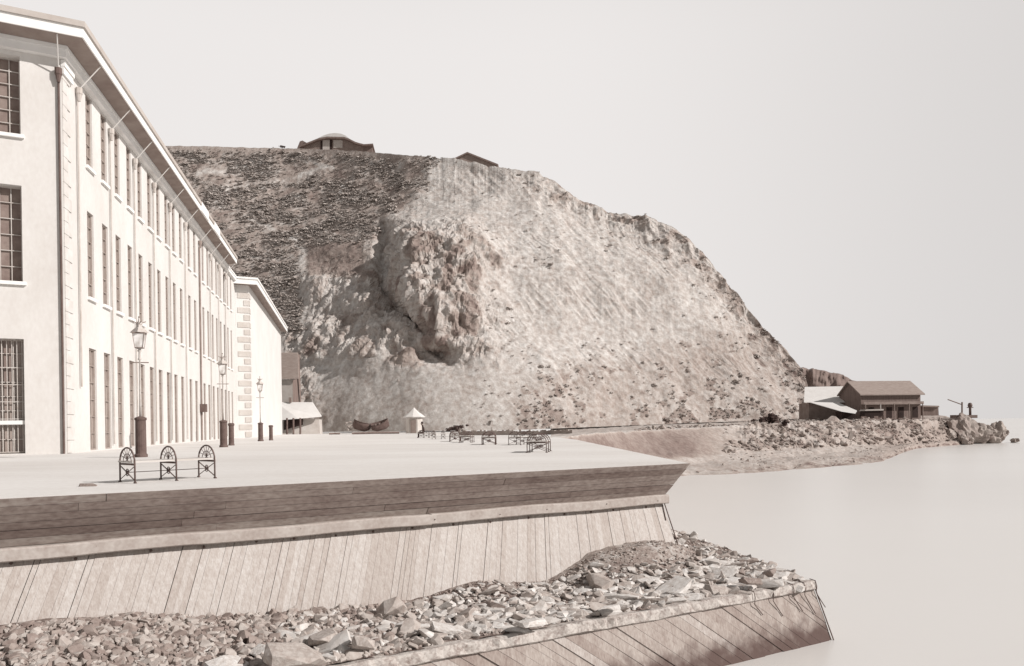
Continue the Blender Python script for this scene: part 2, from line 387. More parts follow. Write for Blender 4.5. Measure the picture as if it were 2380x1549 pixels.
# raked planks
def PK(a, t, d=0.0):   # t 0 at the wale, 1 at the foot
    return SW(a + 0.555 * min(1, max(0, (a - .5) / 5.0)) * t, -0.50 + 0.66 * t + d, -1.99 - 1.5 * t)
mb = MB(); a = 0.50
while a < WL:
    wd = random.uniform(.085, .16); d = random.uniform(-.007, .007); g = random.choice([.001, .001, .002, .002, .003, .004, .007, .011])
    a2 = a + wd - g
    s0 = 0.50 - (0.37 * 1.5 + 0.55) if a < 0.6 else None
    bl = [PK(a2, 1, d), PK(a, 1, d), PK(a, 0, d), PK(a2, 0, d)]
    if s0 is not None: bl[1] = SW(0.44, -0.50 + 0.66 + d, -3.49)
    bk = Vector((-SN.x, -SN.y, 0)) * .06
    mb.hexa([bl[0], bl[1], bl[1] + bk, bl[0] + bk, bl[3], bl[2], bl[2] + bk, bl[3] + bk])
    a += wd
vary(mb.build('wall_planks', M['planks'], sw), M['planks_v'], 6)
mb = MB(); bk = Vector((-SN.x, -SN.y, 0)) * .15
bl = [PK(WL, 1, -.07), SW(.50, .09, -3.49), SW(.56, -.57, -1.99), PK(WL, 0, -.07)]
mb.hexa([bl[0], bl[1], bl[1] + bk, bl[0] + bk, bl[3], bl[2], bl[2] + bk, bl[3] + bk]); mb.build('wall_core', M['soffit'], sw)
mb = MB(); mb.tube([SW(.46, -.46, -2.0), SW(.44, -.13, -2.74), SW(.42, .20, -3.49)], .014, 6); mb.build('corner_batten', M['pipe_dark'], sw)
mb = MB(); mb.tube([SW(.52, -.46, -2.02), SW(.56, -.30, -2.40)], .012, 6); mb.build('corner_batten', M['pipe_dark'], sw)
for i in range(17):
    a = 1.1 + i * 0.86 + random.uniform(-.2, .2)
    mb = MB(); p = SW(a, -.462, -2.055 + random.uniform(-.03, .005)); mb.ball(p, .026, n=8); mb.build('bolt', M['iron'], sw)
for i in range(9):
    a = .9 + i * 1.5 + random.uniform(-.3, .3)
    mb = MB(); mb.ball(SW(a, -.325, -1.9 + random.uniform(-.03, .03)), .013, n=6); mb.build('bolt', M['iron'], sw)
# side of the quay that faces the bay (runs away from the corner)
mb = MB(); e = SW(.45, -.55, -1.3)
mb.hexa([(2.9, 21.2, -1), (3.55, 20.8, -1), (3.55, 55, -1), (2.9, 55, -1), (2.9, 21.2, PL - .06), (3.55, 20.8, PL - .06), (3.55, 55, PL - .06), (2.9, 55, PL - .06)])
mb.build('side_planks', M['planks'], sw)

# ------------------------------------------------------------------ timber crib below
C1 = G(1895, 1350, H - 3.5)
cb_off = (C1 - A1).dot(SN); cb_a = -(C1 - A1).dot(SD)
def CR(a, b, z): q = C1 - SD * a + SN * b; return Vector((q.x, q.y, H + z))
crib = thing('timber_crib', 'low timber breakwater of diagonal planks with a split pale cap beam and iron straps', 'breakwater', CR(0, 0, -3.5), world=True)
CL = 17.0
mb = MB(); n = 150; pr = []
ph = rng.normal(size=(n + 1, 6)) * .012
for i in range(n + 1):
    a = CL * i / n
    wv = .012 * math.sin(a * 2.3) + .01 * math.sin(a * 5.1)
    pr.append([CR(a, b + ph[i][k] + wv, z + ph[i][k] * .7 + wv) for k, (b, z) in enumerate(((-.16, -3.69), (.02, -3.69), (.04, -3.67), (.04, -3.54), (0, -3.5), (-.16, -3.5)))])
vs = [p for r in pr for p in r]; k = 6
fs = [(i * k + j, i * k + (j + 1) % k, (i + 1) * k + (j + 1) % k, (i + 1) * k + j) for i in range(n) for j in range(k)] + [tuple(range(k)), tuple(n * k + j for j in range(k))]
mb.add(vs, fs); mb.build('cap_beam', M['cap'], crib)
def CF(a, t, d=0.0): return CR(a - .40 * t, -.03 + .30 * t + d, -3.67 - 1.5 * t)
def clip_poly(poly, amin):
    outp = []
    for i in range(len(poly)):
        p, q = poly[i], poly[(i + 1) % len(poly)]
        pin, qin = p[0] >= amin, q[0] >= amin
        if pin: outp.append(p)
        if pin != qin:
            s = (amin - p[0]) / (q[0] - p[0]); outp.append((amin, p[1] + (q[1] - p[1]) * s))
    return outp
mb = MB(); a = -1.9; cnts = []
rake = 1.75
while a < CL + 2:
    wd = random.uniform(.20, .36); g = random.choice([.006, .01, .014]); d = random.uniform(-.018, .012)
    pl = clip_poly([(a + rake, 0), (a + rake + wd - g, 0), (a + wd - g, 1), (a, 1)], 0.02)
    if len(pl) >= 3: cnts.append(len(pl) + 2)
    if len(pl) >= 3: mb.prism([CF(x, t, d) for x, t in pl], Vector((-SN.x, -SN.y, 0)) * .06)
    a += wd
vary(mb.build('diagonal_planks', M['crib_v'][0], crib), M['crib_v'], 6, cnts)
mb = MB(); bk = Vector((-SN.x, -SN.y, 0)) * .4
bl = [CF(CL, 1, -.08), CF(.03, 1, -.08), CF(.03, 0, -.08), CF(CL, 0, -.08)]
mb.hexa([bl[0], bl[1], bl[1] + bk, bl[0] + bk, bl[3], bl[2], bl[2] + bk, bl[3] + bk]); mb.build('core', M['soffit'], crib)
for a in (0.04, .42, .78, 1.42, 1.98):
    mb = MB(); L = random.uniform(.14, .3)
    p = [CR(a + .02, -.10, -3.47), CR(a, .03, -3.49), CR(a, .065, -3.60), CR(a, .05, -3.75)] + [CF(a - .14 * s, .05 + L * s, .03) for s in (.5, 1)]
    mb.tube(p, .010, 6); mb.build('iron_strap', M['iron'], crib)
mb = MB(); mb.tube([CF(0.0, 0, .02), CF(0.0, 1, .02)], .014, 6); mb.build('corner_post', M['pipe_dark'], crib)
# return side of the crib, running away from the corner
E1 = G(1575, 1245, H - 3.5)
mb = MB(); dv = (E1 - C1); dv.z = 0; nd = Vector((dv.y, -dv.x, 0)).normalized()
q0 = CR(.02, -.03, -3.5); q1 = q0 + dv * 1.2
zz = lambda p, z: Vector((p.x, p.y, H + z))
mb.hexa([zz(q0 - nd * .3, -6), zz(q0 + nd * .12, -6), zz(q1 + nd * .12, -6), zz(q1 - nd * .3, -6), zz(q0 - nd * .3, -3.53), zz(q0, -3.53), zz(q1, -3.53), zz(q1 - nd * .3, -3.53)])
mb.build('return_wall', M['crib'], crib)

# ------------------------------------------------------------------ rubble ledge (terrain)
def ledge_height(a, b):
    """rubble fill between sea wall foot (b=0) and crib (b=1); a measured from the quay corner to the left"""
    z = -3.36 - .16 * b + 0 * a
    z = z + .42 * np.exp(-((a - 13.8) / 2.6) ** 2) * (1 - b * .75)            # left heap
    z = z + .22 * np.exp(-((a - 6.2) / 0.8) ** 2 - ((b - .12) / .22) ** 2)     # small heap at the wall
    z = z + .60 * np.exp(-((a - 1.9) / 1.75) ** 2 * abs((a - 1.9) / 1.75) - ((b - .08) / .32) ** 2)   # earth heap near the corner
    z = z + .30 * np.exp(-((a + 0.4) / 1.0) ** 2 - ((b - .3) / .35) ** 2) * 0
    z = z + .035 * fbm(a * 1.6, b * 5, 0, 5, 5)
    return z
na, nb = 420, 90
aa = np.linspace(-.66, 17.5, na); bb_ = np.linspace(-.35, 1.02, nb)
Ag, Bg = np.meshgrid(aa, bb_, indexing='ij')
wall_b = 0.16
fo = wall_b + (cb_off - .14 - wall_b) * np.clip(Bg, -1, 1.02)
zz_ = ledge_height(Ag, np.clip(Bg, 0, 1))
Pg = np.stack([A1.x - SD.x * Ag + SN.x * fo, A1.y - SD.y * Ag + SN.y * fo, H + zz_], -1)
earth = np.exp(-abs((Ag - 1.9) / 1.8) ** 3 - ((Bg - .10) / .36) ** 2)
tone = .25 + .14 * earth + .08 * fbm(Ag * 2.3, Bg * 7, 1, 9, 4)
o = grid_mesh('rubble_fill', Pg, M['ledge'], tone); tag(o, kind='structure')
# wrap of rubble round the corner of the wall
nb2 = 90; na2 = 60
ss, tt = np.meshgrid(np.linspace(0, 1, nb2), np.linspace(0, 1, na2), indexing='ij')
pin0, pin1 = np.array(SW(1.2, .1, -3.4)), np.array((3.9, 27.0, H - 3.5))
pe0, pe1 = np.array(CR(.02, -.1, -3.5)), np.array((E1.x - .05, E1.y + 3, H - 3.55))
Pw = ((pin0 * (1 - ss[..., None]) + pin1 * ss[..., None]) * (1 - tt[..., None]) + (pe0 * (1 - ss[..., None]) + pe1 * ss[..., None]) * tt[..., None])
Pw[..., 2] = H - 3.46 + .05 * fbm(Pw[..., 0] * 1.5, Pw[..., 1] * 1.5, 0, 31, 5) - .05 * tt + .12 * (1 - tt) 
o = grid_mesh('rubble_corner', Pw, M['ledge'], .24 + .08 * fbm(Pw[..., 0] * 3, Pw[..., 1] * 3, 1, 9, 3)); tag(o, kind='structure')

def rock_mesh(name, seed, flat=0.5, elong=1.4, cuts=26):
    cuts = max(cuts, 22)
    r = np.random.default_rng(seed); bm = bmesh.new()
    p = r.normal(size=(cuts, 3)); p /= np.linalg.norm(p, axis=1)[:, None]; p *= r.uniform(.75, 1.0, size=(cuts, 1))
    p = np.clip(p, -.58, .58) * 1.2
    p *= np.array([elong, 1.0, flat])
    for q in p: bm.verts.new(q)
    bmesh.ops.convex_hull(bm, input=bm.verts)
    bmesh.ops.delete(bm, geom=[v for v in bm.verts if not v.link_faces], context='VERTS')
    bmesh.ops.recalc_face_normals(bm, faces=bm.faces)
    me = bpy.data.meshes.new(name); bm.to_mesh(me); bm.free(); return me
ROCKS = []
for i in range(15):
    me = rock_mesh('rubble_stone', 100 + i, (.32, .45, .62, .5, .38)[i % 5], (1.5, 1.2, 1.0, 1.8, 1.35)[i % 5], (14, 20, 26)[i % 3])
    me.materials.append(M[('stone_a', 'stone_a', 'stone_b', 'stone_a', 'stone_b')[i % 5] if i != 7 else 'stone_c']); ROCKS.append(me)
def ledge_point(a, b):
    f_ = wall_b + (cb_off - .14 - wall_b) * b
    z = float(ledge_height(np.array(a), np.array(b))); q = A1 - SD * a + SN * f_
    return Vector((q.x, q.y, H + z))
STL = 'pale angular quarry stone lying in the rubble between sea wall and breakwater'
def stone(me, p, s, rot, label=STL, name='rubble_stone', group='quarry stones on the rubble ledge'):
    o = bpy.data.objects.new(name, me); COL.objects.link(o); o.location = p; o.scale = s; o.rotation_euler = rot
    tag(o, label, 'stone', group); return o
cand = []
for k in range(250):
    a = random.uniform(-1.6, 12.5) if k % 3 else random.uniform(-1.5, 5.5)
    b = random.uniform(.08, .97)
    if k % 4: b = max(b, random.uniform(.3, .97))
    big = .5 + .5 * b
    s = random.lognormvariate(-1.72, .36) * big * (1.15 if a < 7 else .85)
    if math.exp(-((a - 1.9) / 1.75) ** 2 * abs((a - 1.9) / 1.75) - ((b - .10) / .33) ** 2) > .35: s *= .35
    if a > 8: s *= .6
    p = ledge_point(a, b)
    if a < -.6: 
        t = random.uniform(.0, .6); q = Pw[int(t * (nb2 - 1)), random.randint(12, na2 - 5)]; p = Vector(q); s *= .8
    cand.append((s, p))
for s, p in cand:
    stone(random.choice(ROCKS), p + Vector((0, 0, s * .12)), (s * random.uniform(.9, 1.5), s * random.uniform(.6, 1.0), s * random.uniform(.6, 1.0)),
          (random.gauss(0, .25), random.gauss(0, .25), .54 + random.gauss(-.5, .55)))
# named large slabs seen in the front of the rubble
SLABS = [(690, 1535, .62, .42, .40, .3, 'biggest dark faced slab at the bottom edge of the rubble', 'stone_b'),
         (755, 1487, .34, .26, .30, .9, 'thick flat stone with a dark hollow side above the bottom edge slab', 'stone_b'),
         (845, 1500, .24, .22, .34, .2, 'small blocky stone standing right of the hollow sided flat stone', 'stone_b'),
         (430, 1500, .40, .26, .16, .5, 'pale flat slab among the small stones at lower left', 'stone_a'),
         (530, 1545, .42, .32, .18, 1.1, 'white flat slab cut by the bottom edge left of the biggest slab', 'stone_a'),
         (600, 1510, .20, .18, .24, .2, 'rounded pale stone between the two flat slabs at lower left', 'stone_a'),
         (1745, 1350, .30, .20, .24, .4, 'dark blocky stone close behind the cap beam near its right end', 'stone_c'),
         (1735, 1300, .36, .22, .18, 0.0, 'long dark stone at the far right edge of the rubble', 'stone_c'),
         (1420, 1410, .34, .16, .14, .8, 'long pale slab lying parallel to the cap beam', 'stone_a'),
         (1240, 1445, .36, .18, .16, .6, 'pale tilted slab resting just behind the cap beam', 'stone_a')]
for u, v, sx_, sy_, sz_, rz, lab, mt in SLABS:
    me = rock_mesh('stone_slab', int(u), .42, 1.3, 18); me.materials.append(M[mt])
    p = G(u, v + 8, H - 3.36); o = stone(me, p + Vector((0, 0, sz_ * .25)), (sx_ * .8, sy_, sz_), (random.gauss(0, .12), random.gauss(0, .12), rz), lab, 'stone_slab', None)
# the rest of the small stones: one mass
def scatter_mass(name, items, m, meshes=None):
    V = []; Fc = []; k = 0
    src = []
    for me in meshes:
        v = np.empty(len(me.vertices) * 3); me.vertices.foreach_get('co', v); src.append((v.reshape(-1, 3), [tuple(p.vertices) for p in me.polygons]))
    for p, s, rot in items:
        v, fc = src[random.randrange(len(src))]
        Rm = np.array((Matrix.Rotation(rot[2], 3, 'Z') @ Matrix.Rotation(rot[1], 3, 'Y') @ Matrix.Rotation(rot[0], 3, 'X')))
        vv = (v * np.array(s)) @ Rm.T + np.array(p)
        V.append(vv); Fc += [tuple(i + k for i in f) for f in fc]; k += len(vv)
    me = bpy.data.meshes.new(name); me.from_pydata(np.concatenate(V).tolist(), [], Fc); me.materials.append(m)
    o = bpy.data.objects.new(name, me); COL.objects.link(o); return o
small = [rock_mesh('pebble', 300 + i, random.uniform(.65, .95), random.uniform(1, 1.35), 24) for i in range(8)]
items = []
for k in range(9500):
    a = random.uniform(-2.0, 14.5); b = random.random() ** 1.0
    if k % 2: a = random.uniform(8.5, 14.8)
    s = random.lognormvariate(-3.5, .4) * (1.25 if a > 8 else .9)
    e = math.exp(-((a - 1.9) / 1.75) ** 2 * abs((a - 1.9) / 1.75) - ((b - .10) / .32) ** 2)
    s *= 1.3 if a > 8 else 1.0
    if e > .45: s *= .8
    p = ledge_point(a, b)
    if a < -.6: p = Vector(Pw[random.randrange(nb2 // 2), random.randint(10, na2 - 4)])
    items.append((p + Vector((0, 0, s * .3)), (s, s, s * .8), (random.gauss(0, .5), random.gauss(0, .5), random.uniform(0, 6.3))))
slabs = []
for k in range(2300):
    a = random.uniform(-1.9, 10.5); b = random.uniform(.12, .98)
    if math.exp(-((a - 1.9) / 1.75) ** 2 * abs((a - 1.9) / 1.75) - ((b - .10) / .30) ** 2) > .5: continue
    s = random.lognormvariate(-2.55, .35) * (.65 + .5 * b); p = ledge_point(a, b)
    if a < -.6: p = Vector(Pw[random.randrange(int(nb2 * .75)), random.randint(8, na2 - 3)])
    slabs.append((p + Vector((0, 0, s * .35)), (s * random.uniform(1.0, 1.8), s, s * random.uniform(.5, .9)), (random.gauss(0, .35), random.gauss(0, .35), .54 + random.gauss(-.5, .7))))
h = len(items) // 2
tag(scatter_mass('packed_rubble', slabs[::2], M['stone_a'], small), 'packed pale stone blocks filling the ledge between the larger quarry stones', 'rubble', kind='stuff')
tag(scatter_mass('packed_rubble', slabs[1::2], M['stone_b'], small), 'greyer stone blocks packed among the pale ones on the ledge', 'rubble', kind='stuff')
tag(scatter_mass('small_rubble', items[:h], M['stone_c'], small), 'small broken stones covering the ledge under the sea wall', 'rubble', kind='stuff')
tag(scatter_mass('small_rubble', items[h:], M['stone_b'], small), 'pale stone chips mixed through the rubble on the ledge', 'rubble', kind='stuff')
for me in small: bpy.data.meshes.remove(me)

# ================================================================== WAREHOUSES
B0 = G(155, 1055, PL)
D1 = Vector((-0.2066, 0.9784, 0)).normalized(); NR = Vector((D1.y, -D1.x, 0))      # along the long front / out of it
DE = Vector((-0.88, -0.475, 0)).normalized(); NE = Vector((-DE.y, DE.x, 0))          # along the end wall to the left / out of it
if NE.y > 0: NE = -NE
def wall_openings(mb, o, d, nrm, L, z0, z1, ops, depth):
    ss = sorted(set([0, L] + [x for q in ops for x in (q[0], q[1])])); zs = sorted(set([z0, z1] + [x for q in ops for x in (q[2], q[3])]))
    pt = lambda s, z, b=0: Vector((o.x + d.x * s + nrm.x * b, o.y + d.y * s + nrm.y * b, z))
    vid = {}; vs = []; fs = []
    def vi(s, z, b=0):
        k = (round(s, 4), round(z, 4), round(b, 4))
        if k not in vid: vid[k] = len(vs); vs.append(pt(s, z, b))
        return vid[k]
    for i in range(len(ss) - 1):
        for j in range(len(zs) - 1):
            cs, cz = (ss[i] + ss[i + 1]) / 2, (zs[j] + zs[j + 1]) / 2
            if any(q[0] < cs < q[1] and q[2] < cz < q[3] for q in ops): continue
            fs.append((vi(ss[i], zs[j]), vi(ss[i + 1], zs[j]), vi(ss[i + 1], zs[j + 1]), vi(ss[i], zs[j + 1])))
    for s0, s1, a, b in ops:
        c = [(s0, a), (s1, a), (s1, b), (s0, b)]
        for i in range(4):
            p, q = c[i], c[(i + 1) % 4]
            fs.append((vi(*p), vi(*q), vi(q[0], q[1], -depth), vi(p[0], p[1], -depth)))
    mb.add(vs, fs)
wh = thing('warehouse_building', 'long white three storey warehouse with rows of tall windows and a deep overhanging eave', 'warehouse', B0, world=True)
zr = lambda z: H + z
sY = lambda Y: (Y - B0.y) / D1.y
L1 = sY(90.7); LE = 22.0; ZT = zr(17.8)
winY = [39.2 + 2.4 * i for i in range(10)] + [64.0, 66.4] + [70.2 + 2.4 * i for i in range(8)]
rowsz = [(PL, zr(4.25), 1.15), (zr(6.84), zr(11.2), 1.0), (zr(13.5), zr(17.2), 1.0)]
ops = []; 
for Y in winY:
    for z0, z1, wd in rowsz: ops.append((sY(Y), sY(Y) + wd, z0 + (.06 if z0 == PL else 0), z1))
eops = []
for e0 in (1.62, 4.9, 8.2, 11.5):
    for z0, z1, wd in rowsz: eops.append((e0, e0 + 1.75, z0 + (.06 if z0 == PL else 0), z1 - (.15 if z1 > zr(17) else 0)))
RD, RDE = 0.2, 0.48
mb = MB(); wall_openings(mb, B0, D1, NR, L1, PL - .3, ZT, ops, RD); wall_openings(mb, B0, DE, NE, LE, PL - .3, ZT, eops, RDE)
# far end and back
q1 = B0 + D1 * L1; q2 = B0 + DE * LE; q3 = q2 + D1 * L1
mb.add([Vector((q1.x, q1.y, PL)), Vector((q3.x, q3.y, PL)), Vector((q3.x, q3.y, ZT)), Vector((q1.x, q1.y, ZT))], [(0, 1, 2, 3)])
mb.add([Vector((q2.x, q2.y, PL)), Vector((q3.x, q3.y, PL)), Vector((q3.x, q3.y, ZT)), Vector((q2.x, q2.y, ZT))], [(0, 1, 2, 3)])
mb.build('wall', M['plaster'], wh)
def q2d(o, d, n, s, b, z): return Vector((o.x + d.x * s + n.x * b, o.y + d.y * s + n.y * b, z))
# windows: frame with bars > pane, sill
def window_proto(wd, ht, nx, ny, bars, sill, mat_f, mat_p, grille=False):
    fr = MB(); t = .07
    fr.box(0, t, -.05, .05, 0, ht); fr.box(wd - t, wd, -.05, .05, 0, ht); fr.box(t, wd - t, -.05, .05, 0, t); fr.box(t, wd - t, -.05, .05, ht - t, ht)
    for i in range(1, nx): x = wd * i / nx; fr.box(x - .018, x + .018, -.03, .03, t, ht - t)
    for j in range(1, ny): z = ht * j / ny; fr.box(t, wd - t, -.035, .035, z - .018, z + .018)
    p = MB(); p.box(.02, wd - .02, -.06, -.055, .02, ht - .02)
    return fr, p
def place_window(o, d, n, s0, wd, z0, z1, depth, nx, ny, pane, sill=True, grille=False, protos={}):
    key = (round(d.x, 3), round(wd, 2), round(z1 - z0, 2), nx, pane, sill, grille)
    base = q2d(o, d, n, s0, -depth + min(.07, depth * .4), z0); off = Vector(OFF[wh.name])
    if key in protos:
        c = copy_tree(protos[key]); c.parent = wh; c.location = base - off; return c
    ht = z1 - z0; fr, p = window_proto(wd, ht, nx, ny, True, sill, None, None)
    xf = lambda mbx: [tuple(Vector((d.x, d.y, 0)) * v[0] + Vector((n.x, n.y, 0)) * v[1] + Vector((0, 0, v[2]))) for v in mbx.v]
    fr.v = xf(fr); p.v = xf(p)
    w_ = fr.build('window', M['joinery' if nx > 2 else 'joinery_dark']); w_.parent = wh; w_.location = base - off
    pn = p.build('pane', M[pane]); pn.parent = w_
    if sill:
        s = MB(); s.box(-.14, wd + .14, depth - .18, depth + .06, -.16, -.002); s.box(0, wd, 0, depth - .18, -.06, -.002); s.v = xf(s)
        so = s.build('sill', M['trim_white']); so.parent = w_
    if grille:
        g = MB()
        for i in range(9): x = wd * (i + .5) / 9; g.box(x - .014, x + .014, .10, .128, .05, ht - .05)
        for z in (.06, ht * .3, ht * .45, ht * .6, ht * .75): g.box(0, wd, .095, .133, z, z + .03)
        g.v = xf(g); go = g.build('grille', M['iron_pale']); go.parent = w_
        l = MB(); l.box(.0, wd * .98, .10, .30, 1.32, 1.50); l.v = xf(l); lo = l.build('ledge_board', M['trim_white']); lo.parent = w_
    protos[key] = w_; return w_
for Y in winY:
    for i, (z0, z1, wd) in enumerate(rowsz):
        place_window(B0, D1, NR, sY(Y), wd, z0 + (.06 if i == 0 else 0), z1, RD, 2, 6, 'glass', sill=(i > 0))
for e0 in (1.62, 4.9, 8.2, 11.5):
    for i, (z0, z1, wd) in enumerate(rowsz):
        place_window(B0, DE, NE, e0, 1.75, z0 + (.06 if i == 0 else 0), z1 - (.15 if i == 2 else 0), RDE, 4, 6 if i else 8, 'curtain' if i else 'glass', sill=(i > 0), grille=(i == 0))
# eave: frieze, soffit, fascia, moulding, roof
OV = 1.2; LV = sY(83.5)
ze0, ze1 = zr(17.95), zr(18.38)
def eave_corner(b): # point offset from both walls by b
    # intersection of the two offset lines
    o1 = B0 + NR * b; o2 = B0 + NE * b
    den = D1.x * DE.y - D1.y * DE.x; t = ((o2.x - o1.x) * DE.y - (o2.y - o1.y) * DE.x) / den
    return o1 + D1 * t
def eave_strip(mb, b0, b1, z0, z1, far):
    """band whose section runs b0..b1 outwards and z0..z1 up, along both visible walls"""
    ci, co = eave_corner(b0), eave_corner(b1)
    for side in (0, 1):
        d = D1 if side == 0 else DE; nn = NR if side == 0 else NE; L = far if side == 0 else LE
        oi, oo = B0 + nn * b0 + d * L, B0 + nn * b1 + d * L
        mb.hexa([Vector((ci.x, ci.y, z0)), Vector((co.x, co.y, z0)), Vector((oo.x, oo.y, z0)), Vector((oi.x, oi.y, z0)),
                 Vector((ci.x, ci.y, z1)), Vector((co.x, co.y, z1)), Vector((oo.x, oo.y, z1)), Vector((oi.x, oi.y, z1))])
mb = MB(); eave_strip(mb, .004, .30, zr(17.28), zr(17.62), L1); eave_strip(mb, .004, .36, zr(17.623), zr(17.80), L1); mb.build('frieze', M['trim_white'], wh)
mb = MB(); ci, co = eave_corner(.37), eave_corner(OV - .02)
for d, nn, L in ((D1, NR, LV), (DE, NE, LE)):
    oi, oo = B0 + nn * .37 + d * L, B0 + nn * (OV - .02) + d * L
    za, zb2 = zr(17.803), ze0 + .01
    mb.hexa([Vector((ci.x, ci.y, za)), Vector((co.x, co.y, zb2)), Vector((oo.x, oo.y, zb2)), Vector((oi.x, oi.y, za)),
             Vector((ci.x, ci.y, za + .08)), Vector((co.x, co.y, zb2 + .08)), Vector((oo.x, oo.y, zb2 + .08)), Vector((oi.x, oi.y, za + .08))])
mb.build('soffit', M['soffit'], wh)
mb = MB(); eave_strip(mb, OV - .015, OV + .05, ze0 - .02, ze1, LV); mb.build('fascia', M['trim_white'], wh)
mb = MB(); eave_strip(mb, OV - .3, OV + .14, ze1 + .003, ze1 + .26, LV); mb.build('gutter', M['moulding'], wh)
# joints where the fascia is stepped
for Y, dl in ((63.0, 3.2), (69.0, 3.0)):
    mb = MB(); s = sY(Y); o_ = B0 + NR * (OV + .052) + D1 * s
    mb.obox(o_, (D1.x, D1.y), (NR.x, NR.y), 0, dl, 0, .10, ze0 - .06, ze1 + .28); mb.build('fascia_block', M['trim_white'], wh)
mb = MB(); rc = eave_corner(OV - .25); rr_ = 9.0
e1 = B0 + NR * (OV - .25) + D1 * LV; e2 = B0 + NE * (OV - .25) + DE * LE; ic = rc + D1 * 14 + DE * 11; e1i = e1 + DE * 11
zt_ = ze1 + .262; zh = ze1 + 3.2
vz = lambda p, z: Vector((p.x, p.y, z))
mb.add([vz(rc, zt_), vz(e1, zt_), vz(e1i, zh), vz(ic, zh), vz(e2, zt_), vz(e2 + D1 * 40, zt_), vz(e1 + DE * LE, zt_)],
       [(0, 1, 2, 3), (0, 3, 4), (4, 3, 2, 6), (1, 6, 2)])
mb.build('roof', M['roof'], wh)
# quoins on the long front at the near corner
mb = MB(); z = PL + .02; k = 0
while z < zr(17.0):
    Lq = 1.05 if k % 2 else .62
    mb.obox(B0, (D1.x, D1.y), (NR.x, NR.y), .05, Lq, .003, .045, z + .012, z + .588); z += .6; k += 1
mb.build('quoins', M['stone_trim'], wh)
mb = MB(); mb.obox(B0, (D1.x, D1.y), (NR.x, NR.y), -.02, 1.25, .004, .13, zr(16.62), zr(16.95)); mb.obox(B0, (D1.x, D1.y), (NR.x, NR.y), -.03, 1.3, .004, .18, zr(16.953), zr(17.26)); mb.build('corner_capital', M['trim_white'], wh)
# down pipes with the slanting feed from the gutter
def downpipe(o, d, n, s, zlow, m, rp=.045, dark=False):
    p = MB(); b = .10
    p.tube([q2d(o, d, n, s, b, zlow), q2d(o, d, n, s, b, zr(16.2))], rp, 8); a = p.build('downpipe', M[m], wh)
    hp = MB(); hp.lathe([(.07, -.02), (.13, .3), (.16, .34), (.16, .62)], q2d(o, d, n, s, .17, zr(16.15)), 8); hp.build('hopper', M[m], a)
    f_ = MB(); f_.tube([q2d(o, d, n, s, .18, zr(16.7)), q2d(o, d, n, s, OV - .05, zr(17.9))], .028, 8); f_.build('feed_pipe', M['plaster'], a)
for Y in (37.75, 42.9, 47.7, 52.4, 57.1, 62.5, 73.8, 78.6, 83.0): downpipe(B0, D1, NR, sY(Y), PL + (.3 if Y > 40 else 3.2), 'pipe')
downpipe(B0, D1, NR, sY(68.6), PL + .1, 'pipe_mid', .08)
downpipe(B0, DE, NE, .10, PL, 'pipe_dark', .05)
mb = MB(); mb.obox(B0, (D1.x, D1.y), (NR.x, NR.y), sY(68.2), sY(69.0), .02, .5, zr(1.6), zr(2.3)); mb.build('wall_box', M['pipe_dark'], wh)

# ------------------------------------------------------------------ second warehouse
OF2 = 1.5
B2 = B0 + D1 * sY(91.2) + NR * OF2
w2 = thing('warehouse_building', 'smaller white warehouse with striped corner quoins at the end of the long one', 'warehouse', vz(B2, PL), world=True)
L2 = 44.5; Z2 = zr(17.0)
mb = MB(); b2b = B2 + DE * 16
for p, q in ((B2, B2 + D1 * L2), (B2, b2b), (B2 + D1 * L2, b2b + D1 * L2), (b2b, b2b + D1 * L2)):
    mb.add([vz(p, PL - .2), vz(q, PL - .2), vz(q, Z2), vz(p, Z2)], [(0, 1, 2, 3)])
mb.build('wall', M['plaster_far'], w2)
mb = MB(); z = PL + .1; k = 0
while z < zr(16.2):
    wq = 1.3 if k % 2 else .6
    mb.obox(B2, (DE.x, DE.y), (NE.x, NE.y), .0, wq, .004, .06, z, z + .62)
    mb.obox(B2, (D1.x, D1.y), (NR.x, NR.y), .0, 1.1 if k % 2 else .6, .004, .06, z, z + .62); z += .86; k += 1
mb.build('quoins', mat('quoin_dark', .46, .55, 1, 4, .1), w2)
B0s = B0; 
def eave2(mb, b0, b1, z0, z1):
    global B0
    B0 = B2
    ci, co = eave_corner(b0), eave_corner(b1)
    for d, nn, L in ((D1, NR, L2 + .6), (DE, NE, 16)):
        oi, oo = B0 + nn * b0 + d * L, B0 + nn * b1 + d * L
        mb.hexa([vz(ci, z0), vz(co, z0), vz(oo, z0), vz(oi, z0), vz(ci, z1), vz(co, z1), vz(oo, z1), vz(oi, z1)])
    B0 = B0s
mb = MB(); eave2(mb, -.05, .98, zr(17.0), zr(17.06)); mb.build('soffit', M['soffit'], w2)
mb = MB(); eave2(mb, .97, 1.06, zr(16.97), zr(17.42)); mb.build('fascia', M['trim_white'], w2)
mb = MB(); eave2(mb, .7, 1.02, zr(17.423), zr(17.56)); eave2(mb, .7, 1.14, zr(17.563), zr(17.78)); mb.build('gutter', M['trim_white'], w2)
mb = MB(); B0 = B2; rc = eave_corner(.8); B0 = B0s
e1 = B2 + NR * .8 + D1 * (L2 + .5); e2 = B2 + NE * .8 + DE * 16; ic = rc + D1 * 10 + DE * 8; e1i = e1 + DE * 8
mb.add([vz(rc, zr(17.79)), vz(e1, zr(17.79)), vz(e1i, zr(19.6)), vz(ic, zr(19.6)), vz(e2, zr(17.79)), vz(e1 + DE * 16, zr(17.79))], [(0, 1, 2, 3), (0, 3, 4), (4, 3, 2, 5), (1, 5, 2)])
mb.build('roof', M['roof'], w2)

